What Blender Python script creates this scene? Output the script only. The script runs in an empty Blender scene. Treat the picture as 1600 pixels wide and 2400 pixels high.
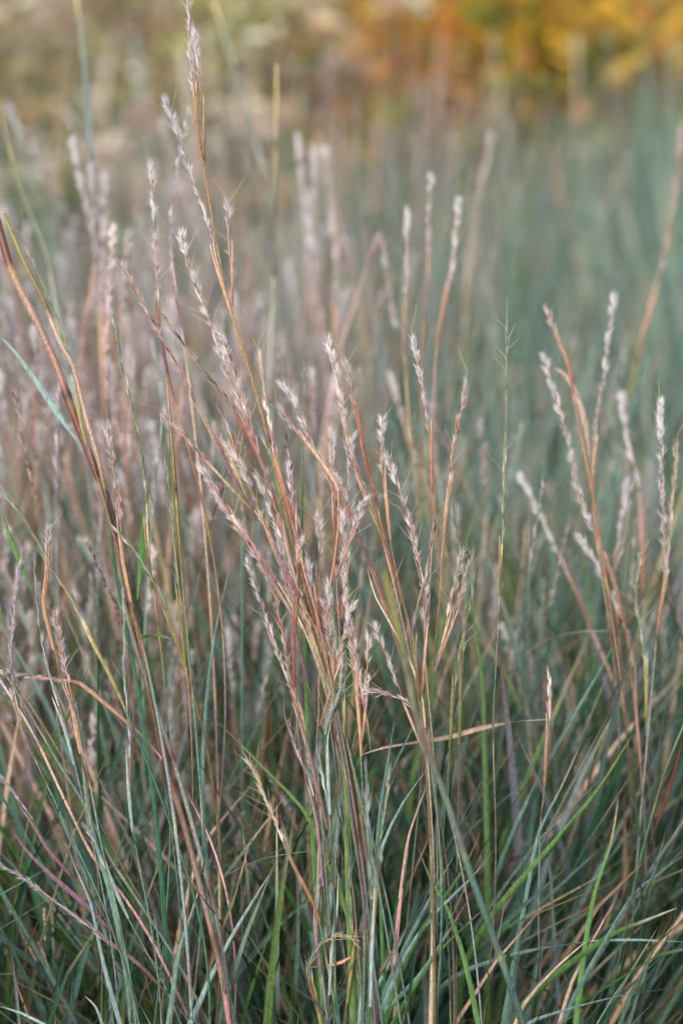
import bpy, math, random
import numpy as np
from mathutils import Vector, Matrix

R = random.Random(7)
NR = np.random.default_rng(11)
SC = bpy.context.scene
COL = SC.collection

# ------------------------------------------------------------------ camera
PITCH = math.radians(19.0)
CAM = np.array([0.0, 0.0, 1.0])
FW = np.array([0.0, math.cos(PITCH), -math.sin(PITCH)])
UP = np.array([0.0, math.sin(PITCH), math.cos(PITCH)])
FPX = 70.0 / 36.0 * 2400.0
FOCUS = 1.15
cd = bpy.data.cameras.new('camera')
cam = bpy.data.objects.new('camera', cd); COL.objects.link(cam)
cam.location = CAM
cam.rotation_euler = (math.radians(90) - PITCH, 0, 0)
cd.sensor_fit = 'VERTICAL'; cd.sensor_height = 36.0; cd.lens = 70.0
cd.clip_start = 0.02; cd.clip_end = 500
cd.dof.use_dof = True; cd.dof.focus_distance = FOCUS; cd.dof.aperture_fstop = 3.3
SC.camera = cam

# ------------------------------------------------------------------ light
w = bpy.data.worlds.new('World'); SC.world = w; w.use_nodes = True
nt = w.node_tree; nt.nodes.clear()
sky = nt.nodes.new('ShaderNodeTexSky'); sky.sky_type = 'NISHITA'; sky.sun_disc = False
SUN_EL, SUN_ROT = math.radians(48), math.radians(205)
sky.sun_elevation = SUN_EL; sky.sun_rotation = SUN_ROT
sky.air_density = 1.0; sky.dust_density = 3.0; sky.ozone_density = 0.6
bg = nt.nodes.new('ShaderNodeBackground'); bg.inputs[1].default_value = 0.11
wo = nt.nodes.new('ShaderNodeOutputWorld')
nt.links.new(sky.outputs[0], bg.inputs[0]); nt.links.new(bg.outputs[0], wo.inputs[0])
sl = bpy.data.lights.new('sun', 'SUN'); sl.energy = 1.0; sl.angle = math.radians(25); sl.color = (1.0, 0.985, 0.965)
so = bpy.data.objects.new('sun', sl); COL.objects.link(so)
# direction to the sun matches the sky's rotation (0 = +Y, clockwise)
sd = Vector((math.sin(SUN_ROT) * math.cos(SUN_EL), math.cos(SUN_ROT) * math.cos(SUN_EL), math.sin(SUN_EL)))
so.rotation_euler = sd.to_track_quat('Z', 'Y').to_euler(); so.location = (0, 0, 5)
SC.view_settings.view_transform = 'Standard'; SC.view_settings.look = 'None'
SC.view_settings.gamma = 1.0; SC.view_settings.use_curve_mapping = False
SC.view_settings.exposure = 1.08
SC.cycles.max_bounces = 4; SC.cycles.diffuse_bounces = 3; SC.cycles.transmission_bounces = 3

# ------------------------------------------------------------------ colour
def S(r, g, b, k=1.0):
    return np.array([(((x / 255.0 + 0.055) / 1.055) ** 2.4 if x > 10 else x / 3294.6) * k for x in (r, g, b)])
C = dict(
    bluegreen=S(100, 132, 118), glauc=S(142, 166, 158), green=S(84, 120, 62), bright=S(94, 130, 68),
    deep=S(52, 92, 62), olive=S(128, 122, 58), yellow=S(196, 186, 104), orange=S(186, 140, 108),
    copper=S(160, 104, 76), rust=S(140, 80, 60), brown=S(116, 82, 64), dark=S(62, 34, 34),
    pink=S(206, 158, 148), salmon=S(196, 150, 132), purple=S(124, 92, 102), lilac=S(178, 162, 174),
    silver=S(230, 215, 212), white=S(250, 244, 242), tan=S(206, 178, 150), cream=S(232, 218, 196),
    grey=S(150, 148, 152), straw=S(196, 172, 124), red=S(146, 66, 66), bluegrey=S(150, 164, 176),
    awn=S(220, 206, 158), rosy=S(176, 100, 96), sage=S(158, 184, 160))

def mix(a, b, t): return a * (1 - t) + b * t
def vary(c, s=0.12):
    return np.clip(c * (1 + R.uniform(-s, s)) * np.array([1 + R.uniform(-s, s) * .5, 1, 1 + R.uniform(-s, s) * .5]), 0, .95)

# ------------------------------------------------------------------ materials
def plant_mat(name, trans=0.2, rough=0.5, spec=0.3, hue=0.02, val=0.25, nscale=(700, 700, 60), namp=0.35):
    m = bpy.data.materials.new(name); m.use_nodes = True
    t = m.node_tree; t.nodes.clear(); N = t.nodes.new; L = t.links.new
    out = N('ShaderNodeOutputMaterial'); at = N('ShaderNodeAttribute'); at.attribute_name = 'Col'
    tc = N('ShaderNodeTexCoord'); mp = N('ShaderNodeMapping'); mp.inputs['Scale'].default_value = nscale
    no = N('ShaderNodeTexNoise'); no.inputs['Scale'].default_value = 1.0; no.inputs['Detail'].default_value = 3
    L(tc.outputs['Object'], mp.inputs[0]); L(mp.outputs[0], no.inputs['Vector'])
    mr = N('ShaderNodeMapRange'); mr.inputs['From Min'].default_value = .3; mr.inputs['From Max'].default_value = .7
    mr.inputs['To Min'].default_value = 1 - namp; mr.inputs['To Max'].default_value = 1 + namp
    L(no.outputs[0], mr.inputs[0])
    oi = N('ShaderNodeObjectInfo')
    m1 = N('ShaderNodeMapRange'); m1.inputs['To Min'].default_value = .5 - hue; m1.inputs['To Max'].default_value = .5 + hue
    L(oi.outputs['Random'], m1.inputs[0])
    mu = N('ShaderNodeMath'); mu.operation = 'MULTIPLY'; mu.inputs[1].default_value = 7.13
    fr = N('ShaderNodeMath'); fr.operation = 'FRACT'; L(oi.outputs['Random'], mu.inputs[0]); L(mu.outputs[0], fr.inputs[0])
    m2 = N('ShaderNodeMapRange'); m2.inputs['To Min'].default_value = 1 - val; m2.inputs['To Max'].default_value = 1 + val
    L(fr.outputs[0], m2.inputs[0])
    pv = N('ShaderNodeMath'); pv.operation = 'MULTIPLY'; L(m2.outputs[0], pv.inputs[0]); L(mr.outputs[0], pv.inputs[1])
    hs = N('ShaderNodeHueSaturation'); L(at.outputs['Color'], hs.inputs['Color']); L(m1.outputs[0], hs.inputs['Hue']); L(pv.outputs[0], hs.inputs['Value'])
    p = N('ShaderNodeBsdfPrincipled'); L(hs.outputs[0], p.inputs['Base Color'])
    p.inputs['Roughness'].default_value = rough; p.inputs['Specular IOR Level'].default_value = spec
    if trans > 0:
        tr = N('ShaderNodeBsdfTranslucent'); L(hs.outputs[0], tr.inputs[0])
        mx = N('ShaderNodeMixShader'); mx.inputs[0].default_value = trans
        L(p.outputs[0], mx.inputs[1]); L(tr.outputs[0], mx.inputs[2]); L(mx.outputs[0], out.inputs[0])
    else:
        L(p.outputs[0], out.inputs[0])
    return m
M_STEM = plant_mat('stem_skin', 0.0, .42, .4, .012, .15, (1500, 1500, 45), .5)
M_LEAF = plant_mat('leaf_blade', .22, .45, .35, .015, .22)
M_SPK = plant_mat('spikelet_husk', .12, .5, .3, .02, .35, (900, 900, 200), .3)
M_HAIR = plant_mat('silky_hair', .25, .6, .2, .0, .05, (50, 50, 50), .05)
M_BUSH = plant_mat('shrub_leaf', .4, .55, .2, .01, .1, (30, 30, 30), .4)

def soil_mat():
    m = bpy.data.materials.new('soil'); m.use_nodes = True; t = m.node_tree
    p = t.nodes['Principled BSDF']; N = t.nodes.new; L = t.links.new
    tc = N('ShaderNodeTexCoord'); no = N('ShaderNodeTexNoise'); no.inputs['Scale'].default_value = 14; no.inputs['Detail'].default_value = 9
    L(tc.outputs['Object'], no.inputs['Vector'])
    cr = N('ShaderNodeValToRGB'); e = cr.color_ramp.elements
    e[0].position = .35; e[0].color = (.018, .014, .010, 1); e[1].position = .7; e[1].color = (.09, .068, .05, 1)
    L(no.outputs[0], cr.inputs[0]); L(cr.outputs[0], p.inputs['Base Color']); p.inputs['Roughness'].default_value = .95
    b = N('ShaderNodeBump'); b.inputs['Strength'].default_value = .8; b.inputs['Distance'].default_value = .02
    L(no.outputs[0], b.inputs['Height']); L(b.outputs[0], p.inputs['Normal'])
    return m

# ------------------------------------------------------------------ mesh builders
class MB:
    def __init__(s): s.v = []; s.f = []; s.c = []
    def quads(s, rows, closed, cols):
        """rows: list of arrays (n,3); cols: per-row colour or per-vert"""
        b = len(s.v); n = len(rows[0])
        for r, c in zip(rows, cols):
            s.v.extend(map(tuple, r))
            c = np.asarray(c)
            s.c.extend([tuple(c)] * n if c.ndim == 1 else map(tuple, c))
        m = n if closed else n - 1
        for i in range(len(rows) - 1):
            for j in range(m):
                a = b + i * n + j; a2 = b + i * n + (j + 1) % n
                s.f.append((a, a2, a2 + n, a + n))
    def tube(s, pts, rad, cols, n=6):
        pts = np.asarray(pts); T = np.gradient(pts, axis=0); T /= np.linalg.norm(T, axis=1)[:, None] + 1e-12
        ref = np.array([0.13, .97, .2]); n1 = np.cross(T, ref); n1 /= np.linalg.norm(n1, axis=1)[:, None] + 1e-9
        n2 = np.cross(T, n1)
        rows = []
        for i in range(len(pts)):
            a = np.arange(n) * 2 * math.pi / n
            rows.append(pts[i] + rad[i] * (np.cos(a)[:, None] * n1[i] + np.sin(a)[:, None] * n2[i]))
        s.quads(rows, True, cols)
    def ribbon(s, pts, wid, cols, side=None, fold=.35, cols_mid=None):
        """folded leaf blade: three verts across"""
        pts = np.asarray(pts); T = np.gradient(pts, axis=0); T /= np.linalg.norm(T, axis=1)[:, None] + 1e-12
        if side is None: side = np.array([1., .25, 0.])
        sd_ = np.tile(side, (len(pts), 1)) if np.ndim(side) == 1 else side
        sd_ = sd_ - (sd_ * T).sum(1)[:, None] * T; sd_ /= np.linalg.norm(sd_, axis=1)[:, None] + 1e-9
        nr = np.cross(T, sd_)
        rows = []; cc = []
        for i in range(len(pts)):
            h = wid[i] / 2
            rows.append(np.array([pts[i] - sd_[i] * h, pts[i] + nr[i] * h * fold, pts[i] + sd_[i] * h]))
            c = np.asarray(cols[i]); cc.append(np.array([c, c * 1.12 if cols_mid is None else cols_mid[i], c * .95]))
        s.quads(rows, False, cc)
    def hair(s, p, d, L, w_, c):
        d = d / (np.linalg.norm(d) + 1e-9); q = np.cross(d, np.array([R.uniform(-1, 1), R.uniform(-1, 1), R.uniform(-1, 1)])); q /= np.linalg.norm(q) + 1e-9
        b = len(s.v); m = p + d * L * .5 + np.array([0, 0, -.04 * L])
        s.v += [tuple(p - q * w_ / 2), tuple(p + q * w_ / 2), tuple(m + q * w_ / 2), tuple(m - q * w_ / 2), tuple(p + d * L)]
        s.f += [(b, b + 1, b + 2, b + 3), (b + 3, b + 2, b + 4)]; s.c += [tuple(c)] * 5
    def spindle(s, p, d, L, r, cb, cm, ct, n=5, flat=.7, side=None):
        d = d / np.linalg.norm(d)
        n1 = np.cross(d, np.array([.1, 1, .05]) if side is None else side); n1 /= np.linalg.norm(n1); n2 = np.cross(d, n1)
        prof = [(0, .35), (.18, .85), (.42, 1.), (.72, .62), (1., .06)]
        a = np.arange(n) * 2 * math.pi / n; rows = []; cc = []
        for t, k in prof:
            rows.append(p + d * L * t + r * k * (np.cos(a)[:, None] * n1 + flat * np.sin(a)[:, None] * n2))
            c = mix(cb, cm, min(1, t / .42)) if t < .42 else mix(cm, ct, (t - .42) / .58)
            cc.append(np.array([c * (1 if j % 2 else .82) for j in range(n)]))
        s.quads(rows, True, cc)
    def mesh(s, name, origin=(0, 0, 0), mat=None, smooth=True):
        v = np.asarray(s.v, dtype=np.float32) - np.asarray(origin, dtype=np.float32)
        me = bpy.data.meshes.new(name); me.from_pydata(v.tolist(), [], s.f)
        at = me.attributes.new('Col', 'FLOAT_COLOR', 'POINT')
        c = np.ones((len(v), 4), dtype=np.float32); c[:, :3] = np.clip(np.asarray(s.c), 0, .95); at.data.foreach_set('color', c.ravel())
        if smooth: me.polygons.foreach_set('use_smooth', [True] * len(me.polygons))
        if mat: me.materials.append(mat)
        return me

def grid_mesh(name, V, rows, n, cols, mat):
    """V: (K, rows, n, 3) many open ribbons at once, cols (K, rows, n, 3)"""
    K = V.shape[0]; me = bpy.data.meshes.new(name)
    me.vertices.add(K * rows * n); me.vertices.foreach_set('co', V.astype(np.float32).ravel())
    i, r, j = np.meshgrid(np.arange(K), np.arange(rows - 1), np.arange(n - 1), indexing='ij')
    a = (i * rows * n + r * n + j).ravel()
    F = np.stack([a, a + 1, a + n + 1, a + n], 1).astype(np.int32); nf = len(F)
    me.loops.add(nf * 4); me.loops.foreach_set('vertex_index', F.ravel())
    me.polygons.add(nf); me.polygons.foreach_set('loop_start', np.arange(nf, dtype=np.int32) * 4)
    me.polygons.foreach_set('use_smooth', np.ones(nf, dtype=bool))
    me.update(calc_edges=True)
    at = me.attributes.new('Col', 'FLOAT_COLOR', 'POINT')
    c = np.ones((K * rows * n, 4), dtype=np.float32); c[:, :3] = np.clip(cols.reshape(-1, 3), 0, .95)
    at.data.foreach_set('color', c.ravel()); me.materials.append(mat)
    return me

def obj(name, me, parent=None, loc=(0, 0, 0)):
    o = bpy.data.objects.new(name, me); COL.objects.link(o); o.location = loc
    if parent is not None: o.parent = parent
    return o
def thing(name, label, cat, loc=(0, 0, 0), group=None):
    o = bpy.data.objects.new(name, None); COL.objects.link(o); o.location = loc; o.empty_display_size = .02
    o['label'] = label; o['category'] = cat
    if group: o['group'] = group
    return o
def copy_tree(o, parent=None):
    c = o.copy(); COL.objects.link(c); c.parent = parent
    for ch in o.children: copy_tree(ch, c)
    return c

def P(u, v, off):
    """a point of the photograph placed at FOCUS + off metres along the view"""
    d = FOCUS + off
    return CAM + FW * d + np.array([1., 0, 0]) * ((u - 800) / FPX * d) + UP * ((1200 - v) / FPX * d)
PX = FOCUS / FPX            # metres per photo pixel in the focus plane

def spline(pts, step=.006):
    pts = np.asarray(pts); n = len(pts); out = []
    for i in range(n - 1):
        p0 = pts[max(i - 1, 0)]; p1 = pts[i]; p2 = pts[i + 1]; p3 = pts[min(i + 2, n - 1)]
        if i == 0: p0 = 2 * p1 - p2
        k = max(2, int(np.linalg.norm(p2 - p1) / step))
        t = np.linspace(0, 1, k, endpoint=False)[:, None]
        out.append(.5 * ((2 * p1) + (-p0 + p2) * t + (2 * p0 - 5 * p1 + 4 * p2 - p3) * t ** 2 + (-p0 + 3 * p1 - 3 * p2 + p3) * t ** 3))
    out.append(pts[-1:]); return np.concatenate(out)

# ------------------------------------------------------------------ seed heads
# tone: rachis, spikelet base / middle / tip, hair, fluffiness 0..1, spikelet fatness
TONES = {
    'silver': ('copper', 'tan', 'purple', 'silver', 'white', 1.0, 1.15),
    'pink':   ('copper', 'orange', 'rosy', 'silver', 'white', .8, 1.15),
    'rose':   ('rust', 'salmon', 'rosy', 'silver', 'white', .75, 1.05),
    'brown':  ('copper', 'tan', 'rust', 'pink', 'silver', .75, 1.1),
    'tan':    ('orange', 'cream', 'tan', 'cream', 'cream', .25, 1.1),
    'green':  ('olive', 'yellow', 'bluegreen', 'glauc', 'cream', .04, .9),
    'blue':   ('bluegrey', 'yellow', 'glauc', 'bluegrey', 'cream', .06, 1.05),
    'purple': ('lilac', 'lilac', 'purple', 'lilac', 'white', .18, .9),
    'dark':   ('brown', 'straw', 'dark', 'lilac', 'cream', .12, .95),
}
SPK = {}
def spk_meshes(tone):
    if tone not in SPK:
        _, cb, cm, ct, _, _, fat = TONES[tone]; L = []
        for k in range(5):
            m = MB(); l = .0088 * R.uniform(.8, 1.25)
            cmk = vary(C[cm], .25)
            if k % 2 and tone not in ('green', 'blue'): cmk = mix(cmk, C[ct], .55)
            if k == 3: cmk = mix(cmk, C['dark'], .5)
            if k == 1: cmk = mix(cmk, C['white'], .5)
            m.spindle(np.zeros(3), np.array([0, 0, 1.]), l, .00070 * fat, vary(C[cb]), cmk, vary(C[ct]), side=np.array([0, 1., 0]))
            # the glume's own split tip and the little stalk beside it
            m.spindle(np.array([.0006, .0002, .001]), np.array([.13, .02, 1.]), l * .8, .00032, C[cb], C[ct], C[ct], n=4, side=np.array([0, 1., 0]))
            m.hair(np.array([0, 0, l * .9]), np.array([.05, 0, 1.]), l * .35, .00018, C[ct])
            L.append(m.mesh('spikelet', mat=M_SPK))
        SPK[tone] = L
    return SPK[tone]

def head_geom(path, tone, fluff, awns, hb, ab, spk_cb):
    """path from base to tip of the head"""
    rach, cb, cm, ct, hc, fl, fat = TONES[tone]
    fl = fl * fluff
    seg = np.linalg.norm(np.diff(path, axis=0), axis=1); s = np.concatenate([[0], np.cumsum(seg)]); L = s[-1]
    n = max(4, int(L / .0042)); at = lambda q: np.array([np.interp(q, s, path[:, k]) for k in range(3)])
    ph = R.uniform(0, 6.28)
    for i in range(n):
        q = L * (i + .15 * R.random()) / n; p = at(min(q, L)); d = at(min(q + .003, L)) - at(max(q - .003, 0)); d /= np.linalg.norm(d) + 1e-9
        n1 = np.cross(d, np.array([.1, 1, .1])); n1 /= np.linalg.norm(n1); n2 = np.cross(d, n1)
        a = ph + (math.pi if i % 2 else 0) + R.uniform(-1.1, 1.1); tuft = R.choice([.1, .3, .5, 1., 1.7, 2.2])
        if i > n - 4: tuft = max(tuft, 1.6)
        elif R.random() < .1: continue
        out = math.cos(a) * n1 + math.sin(a) * n2 * .7
        up = i / n
        dd = d + out * (R.uniform(.0, .09) + R.choice([0, 0, .18]) * fl * up)
        spk_cb(p + out * .0005, dd / np.linalg.norm(dd), R.uniform(.85, 1.15) * (1 - .15 * up))
        nh = int((2 + 44 * fl * (.18 + .82 * up ** 1.5)) * tuft) if fl > .1 else int(3 * fl * 10 * R.random())
        for _ in range(nh):
            b = a + R.gauss(0, .9); o2 = math.cos(b) * n1 + math.sin(b) * n2
            hb.hair(p + d * R.uniform(0, .005) + o2 * .0005, d + o2 * R.uniform(.15, .85), R.uniform(.0026, .0056) * (.8 + .45 * fl), .00023, C[hc] * R.uniform(.85, 1))
        if R.random() < awns * 1.5:
            b = a + R.gauss(0, .4); o2 = math.cos(b) * n1 + math.sin(b) * n2
            p0 = p + d * .006; d1 = d + o2 * .25; d1 /= np.linalg.norm(d1); p1 = p0 + d1 * R.uniform(.003, .005)
            d2 = d1 + o2 * R.uniform(.3, 1.1); d2 /= np.linalg.norm(d2); LL = R.uniform(.008, .018)
            pts = np.array([p0, p1, p1 + d2 * LL * .5 + d * .0006, p1 + d2 * LL + d * LL * .12])
            ab.tube(pts, [.00018, .00016, .00013, .00005], [C['straw'], C['awn'], C['awn'], C['cream']], 3)

def seed_head(path, tone, parent, pw, fluff=1., awns=.3, thin=1.):
    """a head as part with spikelets, hair and awns as its sub-parts; path is in world space, pw parent's origin"""
    o0 = path[0]; rb = MB(); rc = C[TONES[tone][0]]; L = len(path)
    rb.tube(path, np.linspace(.00055, .00022, L), [vary(mix(rc, C['tan'], .3), .1) for _ in range(L)], 5)
    head = obj('seed_head', rb.mesh('seed_head', o0, M_STEM), parent, o0 - pw)
    hb, ab = MB(), MB(); ms = spk_meshes(tone)
    def put(p, d, sc):
        z = Vector(d); q = z.to_track_quat('Z', 'Y')
        o = obj('spikelet', R.choice(ms), head); o.matrix_local = Matrix.Translation(Vector(p - o0)) @ q.to_matrix().to_4x4() @ Matrix.Rotation(R.uniform(0, 6.28), 4, 'Z') @ Matrix.Scale(sc * thin, 4)
    head_geom(path, tone, fluff, awns, hb, ab, put)
    if hb.v:
        h = obj('hair', hb.mesh('hair', o0, M_HAIR, False), head); h['kind'] = 'stuff'
    if ab.v:
        a = obj('awn', ab.mesh('awn', o0, M_HAIR), head)
    return head

# stem colour sequences, top to bottom
STEMS = {
    'orange': ['orange', 'orange', 'copper', 'straw', 'olive', 'green', 'bluegreen', 'deep', 'deep'],
    'copper': ['copper', 'rust', 'orange', 'copper', 'olive', 'purple', 'bluegreen', 'deep', 'deep'],
    'green': ['orange', 'olive', 'green', 'deep', 'green', 'bluegreen', 'green', 'deep', 'deep'],
    'salmon': ['salmon', 'salmon', 'tan', 'pink', 'purple', 'olive', 'bluegreen', 'bluegreen', 'deep'],
    'purple': ['straw', 'red', 'purple', 'bluegreen', 'purple', 'lilac', 'grey', 'bluegreen', 'deep'],
    'pinkgrey': ['lilac', 'pink', 'pink', 'purple', 'tan', 'pink', 'grey', 'bluegreen', 'deep'],
    'dkgreen': ['olive', 'brown', 'deep', 'green', 'deep', 'deep', 'bluegreen', 'deep', 'deep'],
    'blue': ['yellow', 'bluegreen', 'glauc', 'bluegreen', 'bluegreen', 'glauc', 'bluegreen', 'deep', 'deep'],
    'brownish': ['brown', 'copper', 'rust', 'olive', 'olive', 'brown', 'deep', 'bluegreen', 'deep'],
    'straw': ['cream', 'tan', 'straw', 'tan', 'olive', 'tan', 'bluegreen', 'deep', 'deep'],
    'thick': ['brown', 'brown', 'rust', 'brown', 'olive', 'brown', 'deep', 'pink', 'tan', 'pink', 'grey', 'grey', 'deep'],
    'pale': ['tan', 'salmon', 'straw', 'tan', 'olive', 'green', 'bluegreen', 'deep', 'deep'],
}
def culm(mb, path, r, seq, node=.075, taper=.75, low=None, n=6):
    """path tip->base; a jointed stem: swollen dark nodes, each joint its own hue"""
    seg = np.linalg.norm(np.diff(path, axis=0), axis=1); s = np.concatenate([[0], np.cumsum(seg)]); L = s[-1]
    nodes = []; q = node * R.uniform(.5, 1.)
    while q < L: nodes.append(q); q += node * R.uniform(.8, 1.5)
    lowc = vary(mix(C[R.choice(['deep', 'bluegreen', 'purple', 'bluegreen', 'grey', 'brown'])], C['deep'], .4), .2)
    cols = []; rads = []; N = len(STEMS[seq]); tint = [vary(C[k], .15) for k in STEMS[seq]]
    hues = [C[R.choice(['tan', 'pink', 'rust', 'purple', 'olive', 'copper', 'brown', 'straw'])] for _ in range(len(nodes) + 1)]; hk = [R.uniform(.1, .55) for _ in hues]
    for i, q in enumerate(s):
        t = q / max(L, 1e-6) * (N - 1) * .999; k = int(t); c = mix(tint[k], tint[k + 1], (t - k) ** 1.5)
        kk = sum(1 for x in nodes if x < q); c = mix(c, hues[kk], hk[kk]) * (1 + .12 * math.sin(q * 90 + kk))
        dn = min([abs(q - x) for x in nodes] or [1]); rr = r * (taper + (1 - taper) * min(1, q / .3))
        if seq == 'thick': rr = r * (1.15 - .42 * min(1, q / .45))
        above = min([q - x for x in nodes if q >= x] or [1])
        below = min([x - q for x in nodes if x >= q] or [1])
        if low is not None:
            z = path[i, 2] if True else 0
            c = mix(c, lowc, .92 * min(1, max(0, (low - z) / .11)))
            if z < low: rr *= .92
        if below < .02: c = mix(c, C['purple'] if seq in ('purple', 'pinkgrey', 'blue') else C['rust'], .5 * (1 - below / .02))
        if above < .012: c = mix(c, C['yellow'], .35 * (1 - above / .012))
        if dn < .0016: c = mix(c, C['dark'], .8); rr *= 1.28
        elif dn < .004: rr *= 1.1
        cols.append(c); rads.append(rr)
    mb.tube(path, rads, cols, n)
    return nodes, s

def blade(mb, path, wmax, c0, c1, ctip, fold=.35, side=None, tipfrac=.12, foot=.35):
    """path tip->base"""
    n = len(path); t = np.linspace(0, 1, n); wd = wmax * np.clip(np.minimum((t / .55) ** .62, 1.0), .02, 1) * (1 - foot * np.clip((t - .7) / .3, 0, 1) ** .8)
    cols = [mix(mix(c1, c0, x), ctip, max(0, 1 - x / tipfrac) if tipfrac > 0 else 0) for x in t]
    mb.ribbon(path, wd, cols, side=side, fold=fold)

BASES = {'c': (0.015, .93), 'l': (-.125, .95), 'L': (-.25, 1.0), 'r': (.2, 1.2), 'R': (.27, 1.25), 'f': (0.11, .86)}
GROUP_H = 'flowering grass stalks in focus'
def stalk(label, pts, hd, tone, stem, off=(0, 0), r=.00085, base='c', fluff=1., awns=.3, leaves=(), bract=None, thin=1., heads=(), group=None, node=.075):
    us = np.array(pts, float); ts = np.linspace(0, 1, len(us))
    wp = [P(u, v, off[0] + (off[1] - off[0]) * t) for (u, v), t in zip(us, ts)]
    if base is not None:
        bx, by = BASES[base]; B = np.array([bx + R.uniform(-.06, .06), by + R.uniform(-.04, .05) + off[1] * .9, 0.])
        last = wp[-1]; tang = wp[-1] - wp[-2]; tang /= np.linalg.norm(tang); D = np.linalg.norm(B - last)
        c1 = last + tang * D * .38; c2 = B + np.array([(last[0] - B[0]) * .25, 0, last[2] * .4])
        path = spline(wp); tt = np.linspace(0, 1, int(D / .012) + 3)[1:, None]
        path = np.concatenate([path, last * (1 - tt) ** 3 + 3 * c1 * tt * (1 - tt) ** 2 + 3 * c2 * tt ** 2 * (1 - tt) + B * tt ** 3])
    else: B = wp[-1]; path = spline(wp)
    seg = np.linalg.norm(np.diff(path, axis=0), axis=1); s = np.concatenate([[0], np.cumsum(seg)])
    root = thing('grass_stalk', label, 'grass stalk', B, group)
    Lh = hd * 1.22 * PX * (FOCUS + off[0]) / FOCUS
    i0 = int(np.searchsorted(s, Lh * .93)) if hd > 0 else 0
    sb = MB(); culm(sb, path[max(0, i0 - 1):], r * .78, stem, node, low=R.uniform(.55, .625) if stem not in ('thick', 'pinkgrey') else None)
    obj('stem', sb.mesh('stem', B, M_STEM), root)
    if hd > 0:
        ih = max(3, int(np.searchsorted(s, Lh))); seed_head(path[:ih][::-1].copy(), tone, root, B, fluff, awns, thin)
        # the narrow bract that clasps the foot of the head
        if bract is None: bract = {'green': 'olive', 'blue': 'glauc', 'purple': 'purple', 'dark': 'brown', 'tan': 'copper'}.get(tone, R.choice(['rust', 'copper', 'purple', 'orange']))
        a = max(0, ih - int(.012 / .006)); b = min(len(path) - 1, ih + int(R.uniform(.03, .05) / .006))
        if b - a > 3:
            bp = path[a:b].copy(); k = np.linspace(1, 0, len(bp)) ** 2
            sx = R.choice([-1, 1]); bp[:, 0] += sx * .0016 * k + sx * .0004; bp[:, 1] -= .0009
            m = MB(); blade(m, bp, .0022, vary(C[bract]), vary(mix(C[bract], C['tan'], .35)), C['cream'], .8)
            obj('bract', m.mesh('bract', B, M_LEAF), root)
    for lf in leaves:
        lp, lw, lc, tipc = lf[:4]; lo = lf[4] if len(lf) > 4 else off
        q = spline([P(u, v, lo[0] + (lo[1] - lo[0]) * t) for (u, v), t in zip(lp, np.linspace(0, 1, len(lp)))], .008)
        m = MB(); blade(m, q, lw * PX, vary(C[lc], .06), vary(C[lc], .1), C[tipc], foot=.88)
        obj('leaf', m.mesh('leaf', B, M_LEAF), root)
    # short flowering side branches from the nodes, hugging the stem
    if hd > 0 and base == 'c' and tone in ('silver', 'pink', 'rose', 'brown', 'tan') and off[0] < .02:
        for b_ in range(R.choice([1, 2, 2, 3])):
            q0 = Lh + R.uniform(.02, .20); i = int(np.searchsorted(s, q0))
            if i > len(path) - 12 or path[i][2] < .48: continue
            d = path[i - 3] - path[i + 3]; d /= np.linalg.norm(d); sx = R.choice([-1, 1]); o_ = np.array([sx, R.uniform(-.5, .3), 0.]); pl = R.uniform(.015, .045); hl_ = R.uniform(.028, .048)
            dd = d + o_ * R.uniform(.05, .2); dd /= np.linalg.norm(dd); xs = np.linspace(0, pl + hl_, 14)
            q = np.array([path[i] + dd * x + o_ * .004 * math.sqrt(x / .05) + d * .0 + np.array([0, 0, -.6]) * x * x for x in xs])
            k = max(2, int(14 * pl / (pl + hl_))); m = MB(); culm(m, q[:k + 1][::-1], .00048, stem, .05, n=5); obj('branch', m.mesh('branch', B, M_STEM), root)
            seed_head(q[k:], R.choice([tone, 'rose', 'brown', 'silver']), root, B, fluff * .8, .25, .9)
            m = MB(); bp = np.array([path[i] + dd * x + o_ * (.0012 + .004 * x / .04) for x in np.linspace(.04, 0, 7)]); blade(m, bp, .0018, vary(C[R.choice(['copper', 'rust', 'purple', 'olive'])]), C['tan'], C['cream'], .8); obj('bract', m.mesh('bract', B, M_LEAF), root)
    for (hp, hl, ht, ho) in heads:      # side branches, each with its own head
        q = spline([P(u, v, ho) for u, v in hp])
        sq = np.concatenate([[0], np.cumsum(np.linalg.norm(np.diff(q, axis=0), axis=1))]); iq = max(3, int(np.searchsorted(sq, hl * PX)))
        if iq < len(q) - 2:
            m = MB(); culm(m, q[iq - 1:], r * .7, stem); obj('branch', m.mesh('branch', B, M_STEM), root)
        seed_head(q[:iq][::-1].copy(), ht, root, B, fluff, awns, thin)
    return root

# ------------------------------------------------------------------ ground
def ground():
    n = 60; xs = np.concatenate([np.linspace(-60, -4, 8), np.linspace(-3.5, 3.5, n), np.linspace(4, 60, 8)])
    ys = np.concatenate([np.linspace(-40, -2, 6), np.linspace(-1.5, 7, n), np.linspace(8, 120, 12)])
    X, Y = np.meshgrid(xs, ys); Z = -.012 + .008 * np.sin(X * 9 + 2) * np.cos(Y * 7) + .005 * np.sin(X * 23) * np.sin(Y * 19)
    me = bpy.data.meshes.new('ground'); v = np.stack([X, Y, Z], -1).reshape(-1, 3); nx = len(xs)
    f = [(j * nx + i, j * nx + i + 1, (j + 1) * nx + i + 1, (j + 1) * nx + i) for j in range(len(ys) - 1) for i in range(nx - 1)]
    me.from_pydata(v.tolist(), [], f); me.materials.append(soil_mat())
    o = obj('ground', me); o['kind'] = 'structure'
ground()

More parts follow.
